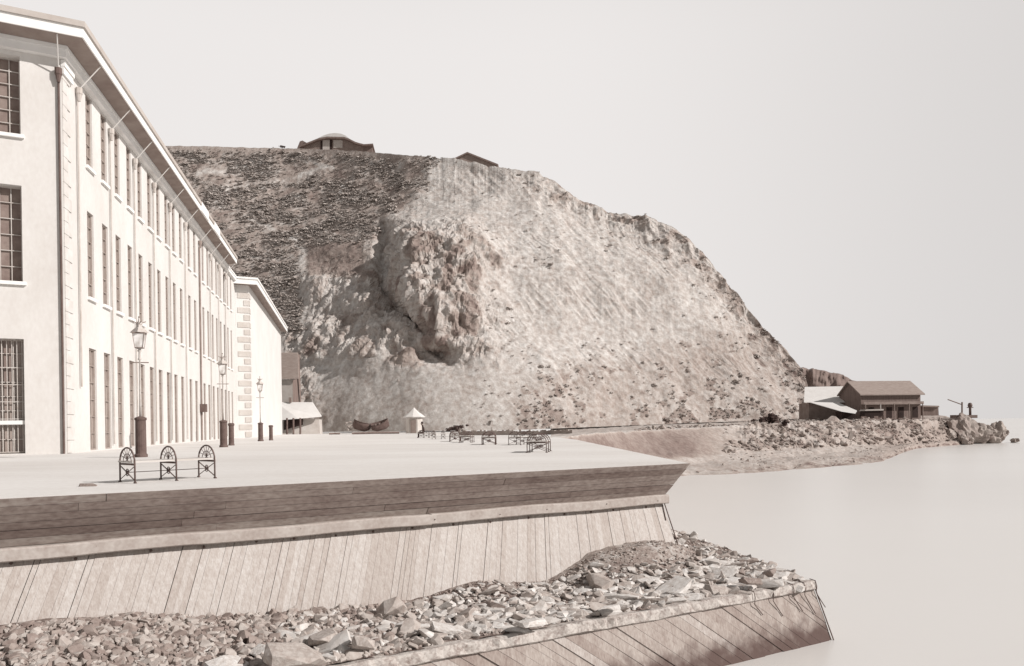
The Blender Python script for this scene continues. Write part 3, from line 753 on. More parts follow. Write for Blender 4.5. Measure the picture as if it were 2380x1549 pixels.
# ------------------------------------------------------------------ small buildings past the warehouses
def hexpts(mb, fr, dvec):      # quad of points extruded
    mb.prism(fr, dvec)
Yh = 146.0
h3 = thing('house', 'narrow tall house with grey front gable panel and dark boarded side behind the veranda hut', 'house', P(675, 1008, Yh), world=True)
mb = MB(); mb.prism([P(640, 1010, Yh), P(682, 1010, Yh), P(680, 882, Yh), P(640, 882, Yh)], (-3, 9, 0)); mb.build('wall', M['house_pale'], h3)
mb = MB(); mb.prism([P(682.3, 1010, Yh), P(698, 1010, Yh + 3), P(695, 880, Yh + 3), P(680.3, 884, Yh)], (-.3, .3, 0)); mb.build('boarded_side', M['house_dark'], h3)
mb = MB(); mb.prism([P(640, 822, Yh + 1.4), P(692, 822, Yh + 1.4), P(694, 881, Yh - .6), P(640, 881, Yh - .6)], (0, .25, .2)); mb.build('roof', M['roof_grey'], h3)
mb = MB(); mb.prism([P(692.5, 824, Yh + 1.4), P(695, 824, Yh + 1.6), P(699, 935, Yh + 2.8), P(697, 935, Yh + 2.6)], (0, .3, 0)); mb.build('bargeboard', M['house_dark'], h3)
Yv = 138.0
h4 = thing('veranda_hut', 'low white hut with hipped roof and dark open veranda beside the warehouse end', 'hut', P(700, 1012, Yv), world=True)
mb = MB(); mb.prism([P(640, 1014, Yv + 1), P(744, 1014, Yv + 3), P(742, 975, Yv + 3), P(640, 975, Yv + 1)], (-1, 6, 0)); mb.build('wall', M['house_pale'], h4)
mb = MB(); mb.prism([P(640, 978, Yv - .6), P(690, 974, Yv - .6), P(747, 969, Yv + 2), P(726, 937, Yv + 5), P(640, 937, Yv + 4)], (0, .25, .15)); mb.build('roof', M['roof_white'], h4)
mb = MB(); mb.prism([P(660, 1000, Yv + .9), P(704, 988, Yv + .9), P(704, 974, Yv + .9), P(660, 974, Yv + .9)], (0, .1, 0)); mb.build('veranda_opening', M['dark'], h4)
for u in (667, 682, 698):
    mb = MB(); mb.tube([P(u, 1014, Yv - 1.2), P(u, 972, Yv - 1.2)], .17, 6); mb.build('post', M['pipe_dark'], h4)
mb = MB(); mb.prism([P(671, 936, Yv + 4), P(677, 936, Yv + 4), P(677, 924, Yv + 4), P(671, 924, Yv + 4)], (0, .4, 0)); mb.build('chimney', M['house_mid'], h4)
mb = MB(); mb.box(0, 0, 0, 0, 0, 0) if False else None

# ================================================================== CLIFF
uc = np.arange(330, 1972, 2.6); T = np.linspace(0, 1, 250)
sil = [(330, 338), (425, 340), (500, 341), (600, 344), (690, 346), (800, 350), (870, 355), (940, 361), (1000, 366), (1040, 367), (1090, 376), (1150, 388), (1200, 396), (1250, 402), (1290, 425), (1345, 464), (1400, 482),
       (1412, 496), (1450, 499), (1500, 502), (1530, 517), (1560, 524), (1600, 552), (1625, 580), (1650, 606), (1676, 640), (1700, 672), (1720, 690), (1740, 722), (1770, 757), (1800, 792), (1822, 806), (1840, 832), (1858, 855), (1872, 882), (1886, 922), (1905, 940), (1935, 955), (1975, 966)]
vt = np.interp(uc, *zip(*sil))
vj = np.where(uc > 1000, 3.0, 1.0) * fbm(uc / 16.0, 0, 0, 3, 4)
base = [(330, 1003), (700, 1005), (850, 1004), (1000, 1002), (1200, 1000), (1350, 994), (1500, 988), (1620, 983), (1750, 979), (1890, 972), (1975, 970)]
vb = np.interp(uc, *zip(*base))
keysu = [330, 700, 850, 1000, 1200, 1400, 1600, 1750, 1890, 1975]
keysY = np.array([[162, 176, 192, 212, 236], [156, 167, 184, 207, 233], [148, 157, 173, 195, 221], [140, 149, 164, 181, 206], [140, 149, 164, 177, 198],
                  [148, 157, 167, 178, 195], [156, 163, 170, 177, 187], [161, 165, 170, 175, 180], [165, 167, 168, 169, 171], [166, 167, 168, 168, 169]], float)
Ycol = np.stack([np.interp(uc, keysu, keysY[:, k]) for k in range(5)], 0)      # 5 x nc
gk = np.exp(-(np.arange(-70, 71) / 30.0) ** 2); gk /= gk.sum()
Ycol = np.stack([np.convolve(np.pad(r, 70, mode='edge'), gk, mode='valid') for r in Ycol], 0)
tk = np.array([0, .25, .5, .75, 1.0])
def cr_interp(t):     # smooth interpolation over the 5 rows
    x = t * 4; i = np.clip(np.floor(x).astype(int), 0, 3); f = x - i
    g = lambda j: Ycol[np.clip(j, 0, 4)]
    p0, p1, p2, p3 = g(i - 1), g(i), g(i + 1), g(i + 2); f = f[:, None]
    return .5 * (2 * p1 + (p2 - p0) * f + (2 * p0 - 5 * p1 + 4 * p2 - p3) * f * f + (3 * p1 - p0 - 3 * p2 + p3) * f ** 3)
Yg = cr_interp(T)                                             # nt x nc
U, V = np.meshgrid(uc, np.zeros_like(T)); Tg = T[:, None] + 0 * U
gs = np.exp(-(np.arange(-60, 61) / 26.0) ** 2); gs /= gs.sum(); vts = np.convolve(np.pad(vt, 60, mode='edge'), gs, mode='valid')
Vg = vb[None] + (vts - vb)[None] * Tg + (vt - vts + vj)[None] * Tg ** 10
def rayP(U, V, Y):
    du, dv = U - PX, PY - V
    X = du * math.cos(RHO) + dv * math.sin(RHO); Z = -du * math.sin(RHO) + dv * math.cos(RHO)
    return np.stack([X / F * Y, Y + 0 * X, H + Z / F * Y], -1)
# ---- form of the face
edge = sst(Tg, 0, .05) * (1 - sst(Tg, .97, 1.0))
uL = np.interp(Vg, [480, 520, 586, 649, 674, 728, 770, 830, 870], [885, 889, 888, 878, 870, 912, 965, 985, 990])
uR = np.interp(Vg, [480, 520, 586, 649, 674, 728, 770, 830, 870], [900, 912, 934, 944, 962, 994, 1012, 1015, 1015])
wob = 10 * fbm(Vg / 22, U / 60, 0, 71, 3)
vw = sst(Vg, 488, 560) * (1 - .65 * sst(Vg, 690, 790)) * (1 - sst(Vg, 785 + .5 * wob, 850 + .5 * wob))
bulge = sst(U + wob, uL, uR) * (1 - sst(U, 1060, 1210)) * vw
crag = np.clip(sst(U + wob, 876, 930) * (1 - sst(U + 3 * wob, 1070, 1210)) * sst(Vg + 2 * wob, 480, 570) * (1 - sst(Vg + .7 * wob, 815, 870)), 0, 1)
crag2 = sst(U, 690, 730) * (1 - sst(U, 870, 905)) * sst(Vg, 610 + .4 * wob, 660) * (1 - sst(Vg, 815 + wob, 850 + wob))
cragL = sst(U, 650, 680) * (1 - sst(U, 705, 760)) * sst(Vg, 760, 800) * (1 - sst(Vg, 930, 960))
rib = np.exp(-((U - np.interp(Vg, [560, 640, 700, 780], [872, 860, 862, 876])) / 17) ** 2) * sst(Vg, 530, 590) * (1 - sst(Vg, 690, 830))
ridge_u = np.interp(Vg, [340, 380, 420, 475, 510, 560, 600, 620, 700], [1015, 1003, 985, 935, 893, 872, 858, 845, 830]) + 15 * fbm(Vg / 22, U / 40, 0, 81, 4)
scrub = (1 - sst(U, ridge_u - 20, ridge_u + 20 * (1 + sst(-Vg, -420, -380)))) * (1 - sst(Vg, 560 + wob, 590 + wob + 60 * (1 - sst(U, 640, 700)) ))
scrub = np.maximum(scrub, (1 - sst(U, 690 + wob * .6, 704 + wob * .6)) * (1 - sst(Vg, 760, 800)) * .85)
Y2 = Yg - 7.5 * bulge * edge - 1.0 * rib - 1.5 * crag2 * (1 - bulge) * edge + 7.0 * np.exp(-((U - uL - 20) / 34) ** 2) * vw + 6.0 * np.exp(-((U - 1012) / 42) ** 2 - ((Vg - 826) / 20) ** 2)
Pc = rayP(U, Vg, Y2)
Nn = normals(Pc); flip = np.where((Nn[..., 1:2] > 0), -1, 1); Nn = Nn * flip
x, y, z = Pc[..., 0], Pc[..., 1], Pc[..., 2]
n_a = fbm(U / 70, Vg / 70, 2, 49, 2)
rd = (U * .74 - Vg * .67)                       # across the erosion runnels (they fall to the right)
ra = (U * .67 + Vg * .74)
runs = (.6 * ridged(rd / 17, ra / 150, 0, 41, 3) + .6 * ridged(rd / 7 + .7 * n_a, ra / 90, 0, 43, 2)) * sst(U, 1010, 1100)
n_l = fbm(U / 120, Vg / 70, 0, 47, 2)
vruns = ridged(U / 13, Vg / 120, 0, 45, 3)
d = 1.1 * fbm(x / 22, y / 22, z / 22, 1, 3) + .42 * fbm(x / 6, y / 6, z / 6, 2, 4) + .13 * fbm(x / 1.6, y / 1.6, z / 1.6, 3, 3)
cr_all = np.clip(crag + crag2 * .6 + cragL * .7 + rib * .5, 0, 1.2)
# broken rock: blocky ledges and sharp cracks
def blocky(a, b, c, seed):
    q = vnoise(a, b, c, seed) * 3.0; f_ = np.floor(q); return f_ + sst(q - f_, .42, .58)
wx = U + 9 * fbm(U / 30, Vg / 30, 0, 57, 3); wv = Vg + 9 * fbm(U / 30, Vg / 30, 5, 58, 3)
d = d + .8 * cr_all * (.42 * blocky(x / 4, y / 4, z / 14, 51) + .34 * blocky(x / 2, y / 2, z / 7, 54) + .28 * blocky(x / 1.0, y / 1.0, z / 2.0, 55) + .22 * ridged(x / 1.6, y / 1.6, z / 4, 53, 3))
d = d + .14 * runs * (1 - sst(Vg, 930, 985)) * sst(n_l, -.3, .6) + .03 * vruns * (1 - scrub) * (1 - cr_all) * sst(Tg, .3, .5)
toprock = sst(Tg, np.interp(U, [1000, 1250, 1400, 1650, 1900], [.98, .86, .84, .70, .45]), 1.0) * sst(U, 1150, 1300)
d = d + toprock * .9 * ridged(x / 4, y / 4, z / 4, 61, 3)
smooth_talus = sst(Vg, 850, 880) * (1 - sst(U, 1180, 1260)) * sst(U, 730, 790)
d = d * (1 - .6 * smooth_talus)
Pc = Pc + Nn * (d * edge)[..., None]
# ---- soil / plant map
n1 = fbm(x / 9, y / 9, z / 9, 101, 4); n2 = fbm(x / 2.2, y / 2.2, z / 2.2, 102, 4); n3 = fbm(U / 46, Vg / 17, 0, 103, 4)
tone = .50 + .035 * n1 + .04 * n2
tone = tone - .01 * smooth_talus + .02 * smooth_talus * n2
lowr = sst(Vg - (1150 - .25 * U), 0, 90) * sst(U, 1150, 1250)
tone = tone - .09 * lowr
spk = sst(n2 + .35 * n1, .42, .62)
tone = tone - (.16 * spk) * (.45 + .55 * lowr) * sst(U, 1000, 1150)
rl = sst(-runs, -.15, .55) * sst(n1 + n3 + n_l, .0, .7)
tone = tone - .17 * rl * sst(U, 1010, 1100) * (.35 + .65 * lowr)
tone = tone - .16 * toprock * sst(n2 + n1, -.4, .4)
tone = tone - .07 * np.clip(cr_all, 0, 1) - .17 * np.clip(cr_all, 0, 1) * sst(fbm(x / 2.6, y / 2.6, z / 6, 105, 4), .0, .45)  # darker, patchy crag rock, partly the hollow's shade put into its tone
scr = .40 + .05 * n1 + .10 * n3 + .06 * n2
tone = tone * (1 - scrub) + scr * scrub
# grass strip along the brow, paths and bare patches in the scrub
brow = (1 - sst(Vg - vt[None], 6 + 6 * n3, 16 + 8 * n3)) * (1 - sst(U, 960, 1010)); tone = tone * (1 - brow) + .36 * brow
def pathline(pts, wpx):
    pv = np.interp(U, [p[0] for p in pts], [p[1] for p in pts]); ins = (U > pts[0][0]) & (U < pts[-1][0])
    return np.exp(-((Vg - pv - 2 * n3) / wpx) ** 2) * ins
pathm = pathline([(690, 408), (720, 398), (745, 392), (775, 389)], 5) + pathline([(720, 374), (740, 383), (770, 389)], 4.5) + .8 * pathline([(455, 408), (480, 398), (505, 402), (528, 398)], 9) \
    + .6 * pathline([(530, 496), (560, 492), (600, 515), (650, 538)], 4) + .5 * pathline([(560, 575), (610, 562), (700, 556)], 3) + .4 * pathline([(580, 600), (640, 608), (690, 606)], 4) + .35 * pathline([(500, 440), (620, 420), (700, 410)], 5)
pathm = np.clip(pathm, 0, 1); tone = tone * (1 - pathm) + .52 * pathm
field = sst(U, 705, 725) * (1 - sst(U, 835, 860)) * sst(Vg, 560 + wob * .6, 580 + wob * .6) * (1 - sst(Vg, 635, 655)); tone = tone * (1 - field) + (.27 + .04 * n2) * field
slide = np.exp(-((U - np.interp(Vg, [600, 660, 740, 800], [690, 712, 735, 760])) / np.interp(Vg, [600, 680, 800], [9, 20, 30])) ** 2) * sst(Vg, 595, 625) * (1 - sst(Vg, 770, 830))
tone = tone * (1 - .8 * slide) + .47 * .8 * slide
tone = np.clip(tone, .06, .6)
# ---- plateau behind the brow
ext = []; te = []
ztop = Pc[-1]; fall = np.interp(uc, [330, 1100, 1300, 1500, 1700, 1900], [.03, .06, .25, .45, .7, .9])
for k, dd in enumerate((2, 5, 9, 15, 25, 40, 70, 110)):
    q = ztop.copy(); s = 1 + dd / ztop[:, 1]
    q[:, 0] = ztop[:, 0] * (1 + .6 * dd / ztop[:, 1]); q[:, 1] += dd
    zr0 = ztop[:, 2] - fall * dd; q[:, 2] = np.maximum(zr0, -1.0); ext.append(q); te.append(tone[-1])
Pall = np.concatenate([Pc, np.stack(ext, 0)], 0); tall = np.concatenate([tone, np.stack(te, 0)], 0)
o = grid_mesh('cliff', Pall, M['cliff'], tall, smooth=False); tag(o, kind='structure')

# scrub on the hillside
def blob_mesh(seed, n=26):
    """a loose clump of small leaf faces"""
    r = random.Random(seed); vs = []; fs = []
    for k in range(n):
        d_ = Vector((r.gauss(0, 1), r.gauss(0, 1), abs(r.gauss(0, .9)))).normalized() * r.uniform(.35, 1.0)
        a_ = Vector((r.gauss(0, 1), r.gauss(0, 1), r.gauss(0, 1))).normalized() * r.uniform(.22, .42); b_ = d_.cross(a_).normalized() * r.uniform(.2, .36)
        d_.z *= .75; i = len(vs); vs += [tuple(d_ + a_), tuple(d_ + b_), tuple(d_ - a_), tuple(d_ - b_)]; fs.append((i, i + 1, i + 2, i + 3))
    me = bpy.data.meshes.new('bush'); me.from_pydata(vs, [], fs); return me
blobs = [blob_mesh(i) for i in range(7)]
nr, nc = U.shape
prob = (scrub * (.12 + sst(n3 + .6 * n1, -.5, .6)) * (1 - pathm) ** 3 * (1 - brow) + .01 * scrub).reshape(-1)
prob = prob / prob.sum(); ids = rng.choice(nr * nc, size=13000, p=prob)
items = []
flat = Pc.reshape(-1, 3)
for i in ids:
    s = random.lognormvariate(-1.0, .4); p = flat[i]
    items.append((p + np.array((random.uniform(-.3, .3), 0, s * .25)), (s * random.uniform(.8, 1.5), s, s * random.uniform(.45, .85)), (0, 0, random.uniform(0, 6.3))))
tag(scatter_mass('hillside_scrub', items, M['bush'], blobs), 'dark low scrub covering the left hillside', 'scrub', kind='stuff')
prob = ((1 - scrub) * (sst(n2 + .5 * n1, -.1, .8) * (.3 + lowr + 1.6 * toprock) * sst(U, 1000, 1120) + .25 * smooth_talus * sst(n2, .3, .7)) + .3 * field).reshape(-1)
prob = prob / prob.sum(); ids = rng.choice(nr * nc, size=1700, p=prob); items = []
for i in ids:
    s = random.lognormvariate(-1.5, .45); p = flat[i]
    items.append((p + np.array((0, 0, s * .2)), (s * 1.2, s, s * .9), (0, 0, random.uniform(0, 6.3))))
tag(scatter_mass('cliff_tufts', items, M['bush'], blobs), 'sparse tufts of brush dotted over the bare cliff face', 'brush', kind='stuff')
def shrub(u, v, Y, s, lab, n=40, m='bush_dark'):
    it = []
    c = P(u, v, Y)
    for k in range(n):
        d_ = Vector((random.gauss(0, .45), random.gauss(0, .4), abs(random.gauss(0, .42)))) * s
        q = s * random.uniform(.2, .4); it.append((c + d_, (q, q, q), (0, 0, random.uniform(0, 6))))
    o = scatter_mass('shrub', it, M[m], blobs); tag(o, lab, 'shrub'); return o
shrub(656, 344, 238, 1.0, 'small round bush alone on the skyline left of the hilltop house', 16)
shrub(1795, 1010, 104, 2.3, 'large dark bush on the bank below the cliff road', 70)
shrub(1059, 1003, 104, 1.0, 'bush at the foot of the cliff behind the far benches', 40)
shrub(820, 1000, 134, 1.3, 'low bush behind the beached boat hulls', 24, 'bush')

# ================================================================== SHORE
ku = [1280, 1340, 1500, 1600, 1700, 1800, 1900, 2000, 2050, 2075, 2100, 2130, 2200, 2260]
kYw = [54, 57, 67, 70.5, 71.5, 75, 79.5, 84.5, 90, 100, 114, 128, 138, 146]
kYf = [58, 62, 74, 79, 86, 92, 98.5, 112, 120, 124, 128, 132, 141, 148]
kzf = [-3.3, -3.3, -3.4, -3.4, -3.3, -3.2, -3.1, -3.4, -3.8, -4.0, -4.2, -4.2, -4.4, -4.8]
kYe = [61, 65, 81, 89, 97, 104, 114, 127, 133, 135, 138, 140, 146, 151]
kze = [-1.02, -.95, -.72, -.6, -.45, -.42, -.35, -.05, -.05, -.1, -.1, -.2, -.6, -4.0]
kYc = [150, 151, 154, 158, 161, 164, 167, 169, 169, 169, 168, 168, 166, 160]
kzc = [-1.05, -.95, -.35, -.25, -.1, .1, .3, .35, .35, .3, .3, .2, -.2, -3.5]
us = np.arange(1280, 2262, 2.2)
I = lambda k: np.interp(us, ku, k)
Yw, Yf, zf, Ye, ze, Yc, zc = map(I, (kYw, kYf, kzf, kYe, kze, kYc, kzc))
secs = [(Yw - 6, -H - .9 + 0 * us), (Yw, -H + 0 * us), (Yw + (Yf - Yw) * .25, -H + .45 + 0 * us), (Yw + (Yf - Yw) * .7, -H + .75 + 0 * us), (Yf, np.maximum(zf, -H + .4)), (Ye, ze), (Ye + 5, ze + .02), (Yc, zc), (Yc + 14, zc + 1)]
rowsY = []; rowsZ = []; rid = []
for i in range(len(secs) - 1):
    n = (6, 10, 16, 16, 30, 10, 30, 6)[i]
    for k in range(n):
        t = k / n; rowsY.append(secs[i][0] * (1 - t) + secs[i + 1][0] * t); rowsZ.append(secs[i][1] * (1 - t) + secs[i + 1][1] * t); rid.append(i + t)
Ys, Zs = np.array(rowsY), np.array(rowsZ); rid = np.array(rid)[:, None] + 0 * Ys; Us = us[None] + 0 * Ys
Xs = (Us - PX) / F * Ys
m1 = sst(rid, .6, 1.2)
rough = np.where(rid > 3.9, 1, .25) * (1 - sst(rid, 5, 5.2)) + .35 * sst(rid, 6.0, 6.4)
rk = sst(Us, 1660, 1760)
dz = (.08 + .16 * rough * (.35 + .65 * rk)) * fbm(Xs / 1.5, Ys / 1.5, 0, 201, 4) * m1 + rk * rough * .22 * ridged(Xs / 1.8, Ys / 1.8, 0, 205, 4) * m1
Yd = Ys - rk * rough * .25 * ridged(Us / 9, Zs / .9, 0, 207, 4)
Psh = np.stack([Xs, Yd, H + Zs + dz], -1)
nn1 = fbm(Xs / 3, Ys / 3, 0, 211, 4)
tn = .42 + .04 * nn1
slope = sst(rid, 3.6, 4.1) * (1 - sst(rid, 4.9, 5.05))
tn = tn - slope * (1 - sst(Us, 1590, 1720)) * .15 - slope * .07 * sst(nn1, -.2, .4) - .06 * sst(Us, 1990, 2080)
tn = tn + .10 * np.exp(-((rid - 5.3) / .4) ** 2) * (1 - .3 * sst(nn1, -.2, .5))
tn = tn - .20 * np.exp(-((rid - (1.45 + .25 * fbm(Us / 40, 0, 0, 3, 2))) / .28) ** 2) * sst(fbm(Xs, Ys, 0, 215, 3), -.2, .35)
tn = tn - .07 * (1 - sst(rid, 1.0, 1.25))
o = grid_mesh('shore', Psh, M['shore'], np.clip(tn - .10 * rk * rough * sst(nn1, -.3, .5), .08, .6)); tag(o, kind='structure')

it = []
nrs, ncs = Us.shape
pr_ = (rk * rough * (.3 + sst(nn1, -.3, .5)) + .002 * (rid < 3.9) * m1 + .12 * np.exp(-((rid - 1.45) / .12) ** 2) + .35 * ((rid > 5.0) & (rid < 6.2) & (Us > 1480) & (Us < 1720))).reshape(-1); pr_ /= pr_.sum()
for i in rng.choice(nrs * ncs, size=2600, p=pr_):
    s = random.lognormvariate(-1.55, .45) * (1 if rid.reshape(-1)[i] > 3.9 else .45); it.append((Psh.reshape(-1, 3)[i], (s * 1.3, s, s * .8), (random.gauss(0, .4), random.gauss(0, .4), random.uniform(0, 6.3))))
peb = [rock_mesh('pebble', 500 + i, random.uniform(.6, .9), random.uniform(1, 1.4), 22) for i in range(6)]
tag(scatter_mass('bank_stones', it, M['boulder'], peb), 'broken stones strewn over the bank below the cliff road', 'stones', kind='stuff')
# rocks on the shore and the point
bro = []
for i in range(8):
    bm = bmesh.new(); bmesh.ops.create_icosphere(bm, subdivisions=4, radius=1.0)
    co = np.array([v.co for v in bm.verts]); q = .85 + .38 * ridged(co[:, 0] * 1.1, co[:, 1] * 1.1, co[:, 2] * 1.1, 400 + i, 5) * .6 + .12 * np.floor(2.5 * vnoise(co[:, 0] * 2.2, co[:, 1] * 2.2, co[:, 2] * 2.2, 430 + i))
    for v, s in zip(bm.verts, q): v.co *= s
    me = bpy.data.meshes.new('boulder'); bm.to_mesh(me); bm.free(); me.materials.append(M['boulder']); bro.append(me)
BL = 'dark weathered boulder on the shore below the boathouse'
def boulder(u, v, Y, s, lab=BL, grp='boulders on the shore below the boathouse', name='boulder'):
    o = bpy.data.objects.new(name, random.choice(bro)); COL.objects.link(o); o.location = P(u, v, Y)
    o.scale = s; o.rotation_euler = (random.uniform(-.3, .3), random.uniform(-.3, .3), random.uniform(0, 6.3)); tag(o, lab, 'boulder', grp); return o
for k in range(46):
    u = random.uniform(2010, 2195); Y = float(np.interp(u, ku, kYf)) - random.uniform(-6, 2)
    zz0 = random.choice([-4.6, -4.6, -4.2, -3.4, -2.2, -1.0]); Y = Y + (zz0 + 4.6) * 1.6
    s = random.uniform(.4, .95) * (1 if zz0 > -4 else .8)
    o = boulder(u, 990, Y, (s * random.uniform(.9, 1.6), s, s * .8)); o.location.z = H + zz0
for u, v, Y, s, lab in ((2232, 1000, 146, (3.0, 2.3, 3.3), 'tallest dark rock of the rocky point, under the derrick'),
                        (2262, 1010, 148, (2.88, 1.92, 2.08), 'broad sloping rock right of the tallest rock on the point'),
                        (2295, 1015, 149, (2.34, 1.76, 1.76), 'pale rock in the middle of the rocky point'),
                        (2200, 1018, 144, (1.98, 1.44, 1.36), 'low rock left of the tallest rock on the point'),
                        (2318, 1008, 150, (1.5, 1.2, 2.0), 'leaning dark rock near the tip of the point'),
                        (2330, 1003, 152, (1.8, 1.0, .9), 'low dark rock behind the leaning rock at the tip'),
                        (2244, 1026, 143, (1.6, 1.2, 1.1), 'small rock at the water in front of the point'),
                        (2358, 1024, 150, (.9, .7, .5), 'small rock standing alone in the water beyond the point')):
    boulder(u, v, Y, s, lab, None, 'point_rock')
# boulders along the foot of the road bank
for k in range(40):
    u = random.uniform(1500, 1690); Y = float(np.interp(u, ku, kYe)) + random.uniform(4, 9); s = random.uniform(.2, .42)
    o = boulder(u, 990, Y, (s * 1.3, s, s * .7), 'pale stone block dumped along the road edge at the cliff foot', 'stones dumped along the road edge', 'stone_block'); o.location.z = H - .5
    o.data = random.choice(ROCKS)

# far headland
mbp = []
hu = np.linspace(1800, 2030, 120); hv = np.interp(hu, [1800, 1860, 1960, 1975, 2030], [835, 856, 872, 884, 905]) + 2 * fbm(hu / 9, 0, 0, 5, 3)
rowsP = []
for k, (dY, t) in enumerate([(j * .7, j / 18) for j in range(19)] + [(20, 1.02), (60, .9)]):
    v = 985 + (hv - 985) * t; rowsP.append(rayP(hu, v, 250 + dY + 1.6 * fbm(hu / 14, k * .35, 0, 7, 4)))
rowsP[-1][:, 2] = 0
o = grid_mesh('headland', np.array(rowsP), M['headland']); tag(o, kind='structure')

# ================================================================== BOATHOUSE AND SHEDS ON THE POINT
Yb = 139.0
bh = thing('boathouse', 'dark two storey boathouse with grey pitched roof and white balcony rail on the point', 'boathouse', P(2065, 971, Yb), world=True)
mb = MB(); c = [P(1996, 970, Yb), P(2141, 968, Yb + 3)]; 
fl, frt = P(2002, 970, Yb), P(2140, 966, Yb + 2); zf_, zu = fl.z - .5, P(2000, 918, Yb).z
fl.z = zf_; frt.z = zf_; bdir = (frt - fl); dback = Vector((-.14, .99, 0)).normalized() * 7.0
mb.prism([fl, frt, vz(frt, zu), vz(fl, zu)], dback)
zrdg = P(1990, 889, Yb + 3).z
g0, g1 = vz(fl, zu), vz(fl + dback, zu); gm = vz(fl + dback * .5, zrdg)
h0, h1 = vz(frt, zu), vz(frt + dback, zu); hm = vz(frt + dback * .5, zrdg)
mb.add([g0, g1, gm, h0, h1, hm], [(0, 2, 1), (3, 4, 5)]); mb.build('wall', M['house_dark'], bh)
mb = MB(); ov = Vector((bdir.x, bdir.y, 0)).normalized() * .5; fo_ = -dback.normalized() * .6
mb.prism([g0 - ov + fo_ + Vector((0, 0, -.15)), h0 + ov + fo_ + Vector((0, 0, -.15)), hm + ov + Vector((0, 0, .05)), gm - ov + Vector((0, 0, .05))], (0, 0, .2))
mb.prism([g1 - ov, h1 + ov, hm + ov + Vector((0, .02, .05)), gm - ov + Vector((0, .02, .05))], (0, 0, .2)); mb.build('roof', M['roof_grey'], bh)
zm = P(2060, 939, Yb).z
mb = MB(); f1, f2 = vz(fl, zm) - dback.normalized() * .9, vz(frt, zm) - dback.normalized() * .9
mb.prism([f1, f2, f2 + Vector((0, 0, .38)), f1 + Vector((0, 0, .38))], (0.04, .1, 0)); mb.build('balcony_rail', M['house_mid'], bh)
mb = MB(); mb.prism([f1, f2, vz(frt, zm) , vz(fl, zm)], (0, 0, -.12)); mb.build('balcony_floor', M['house_mid'], bh)
for t in (.02, .27, .5, .75, .98):
    p = f1.lerp(f2, t); mb = MB(); mb.tube([vz(p, zf_ - .3), vz(p, zm)], .09, 6); mb.build('post', M['house_pale' if t == .27 else 'house_mid'], bh)
for t in (.12, .42, .62, .86):
    p = fl.lerp(frt, t) - dback.normalized() * .04; e_ = bdir.normalized() * 1.1
    mb = MB(); mb.prism([vz(p, zf_ + .3), vz(p + e_, zf_ + .3), vz(p + e_, zm - .6), vz(p, zm - .6)], dback.normalized() * .03); mb.build('door', M['dark'], bh)
s1 = thing('shed', 'long shed with bright white roof left of the boathouse', 'shed', P(1940, 955, 146), world=True)
mb = MB(); mb.prism([P(1870, 936, 144), P(1992, 936, 144), P(1986, 900, 150), P(1872, 902, 150)], (0, .3, .2)); mb.build('roof', M['roof_white'], s1)
mb = MB(); mb.prism([P(1880, 975, 145), P(1994, 975, 145), P(1992, 937, 145), P(1880, 937, 145)], (0, 5, 0)); mb.build('wall', M['house_mid'], s1)
s2 = thing('lean_to', 'low white roofed lean-to slanting down in front of the long shed', 'lean-to', P(1950, 965, 138), world=True)
mb = MB(); mb.prism([P(1882, 936, 141), P(1950, 938, 141), P(1992, 956, 137), P(1988, 962, 136.5), P(1955, 957, 137)], (0, .15, .12)); mb.build('roof', M['roof_white'], s2)
mb = MB(); mb.prism([P(1957, 973, 137.2), P(1987, 973, 137.2), P(1987, 959, 137.2), P(1955, 957, 137.2)], (0, 2.5, 0)); mb.build('wall', M['dark'], s2)
s3 = thing('freight_cart', 'dark low freight cart with pale flat top in front of the boathouse', 'cart', P(2030, 971, 134), world=True)
mb = MB(); mb.prism([P(2010, 968, 134), P(2052, 967, 134), P(2053, 955, 134), P(2012, 956, 134)], (0, 2, 0)); mb.build('body', M['dark'], s3)
mb = MB(); mb.prism([P(2010, 955.5, 133.8), P(2054, 954.5, 133.8), P(2054, 951, 133.8), P(2014, 952, 133.8)], (0, 2.3, 0)); mb.build('top_board', M['house_pale'], s3)
for u in (2018, 2046):
    for dy in (.1, 1.7):
        mb = MB(); p = P(u, 968.5, 134 + dy); mb.prism([p + Vector((.3 * math.cos(k * math.pi / 6), 0, .3 * math.sin(k * math.pi / 6))) for k in range(12)], (0, .12, 0)); mb.build('wheel', M['iron'], s3)
s4 = thing('store_shed', 'low dark store shed with flat roof to the right of the boathouse', 'shed', P(2165, 966, 143), world=True)
mb = MB(); mb.prism([P(2146, 966, 143), P(2182, 966, 143), P(2181, 947, 143), P(2147, 946, 143)], (0, 3, 0)); mb.build('wall', M['house_dark'], s4)
mb = MB(); mb.prism([P(2143, 946, 142.6), P(2184, 947, 142.6), P(2182, 943.5, 142.6), P(2145, 942.5, 142.6)], (0, 4, 0)); mb.build('roof', M['roof_grey'], s4)
dk = thing('derrick', 'thin timber derrick with slanting jib standing on the rocky point', 'derrick', P(2235, 975, 146), world=True)
mb = MB(); mb.tube([P(2236, 985, 146), P(2236, 935, 146)], .14, 6); mb.build('mast', M['house_dark'], dk)
mb = MB(); mb.tube([P(2236, 941, 146), P(2203, 929, 146)], .10, 6); mb.build('jib', M['house_mid'], dk)
mb = MB(); mb.prism([P(2222, 972, 145.5), P(2272, 972, 145.5), P(2272, 965, 145.5), P(2222, 965, 145.5)], (0, 2, 0)); mb.build('platform', M['house_dark'], dk)
bl_ = thing('mooring_post', 'dark mooring post with bulging head beside the derrick', 'post', P(2255, 965, 146.5), world=True)
mb = MB(); q = P(2255, 966, 146.5); mb.lathe([(.22, -.6), (.22, 1.4), (.34, 1.6), (.42, 1.9), (.3, 2.3), (.12, 2.4)], q, 10); mb.build('shaft', M['iron'], bl_, True)
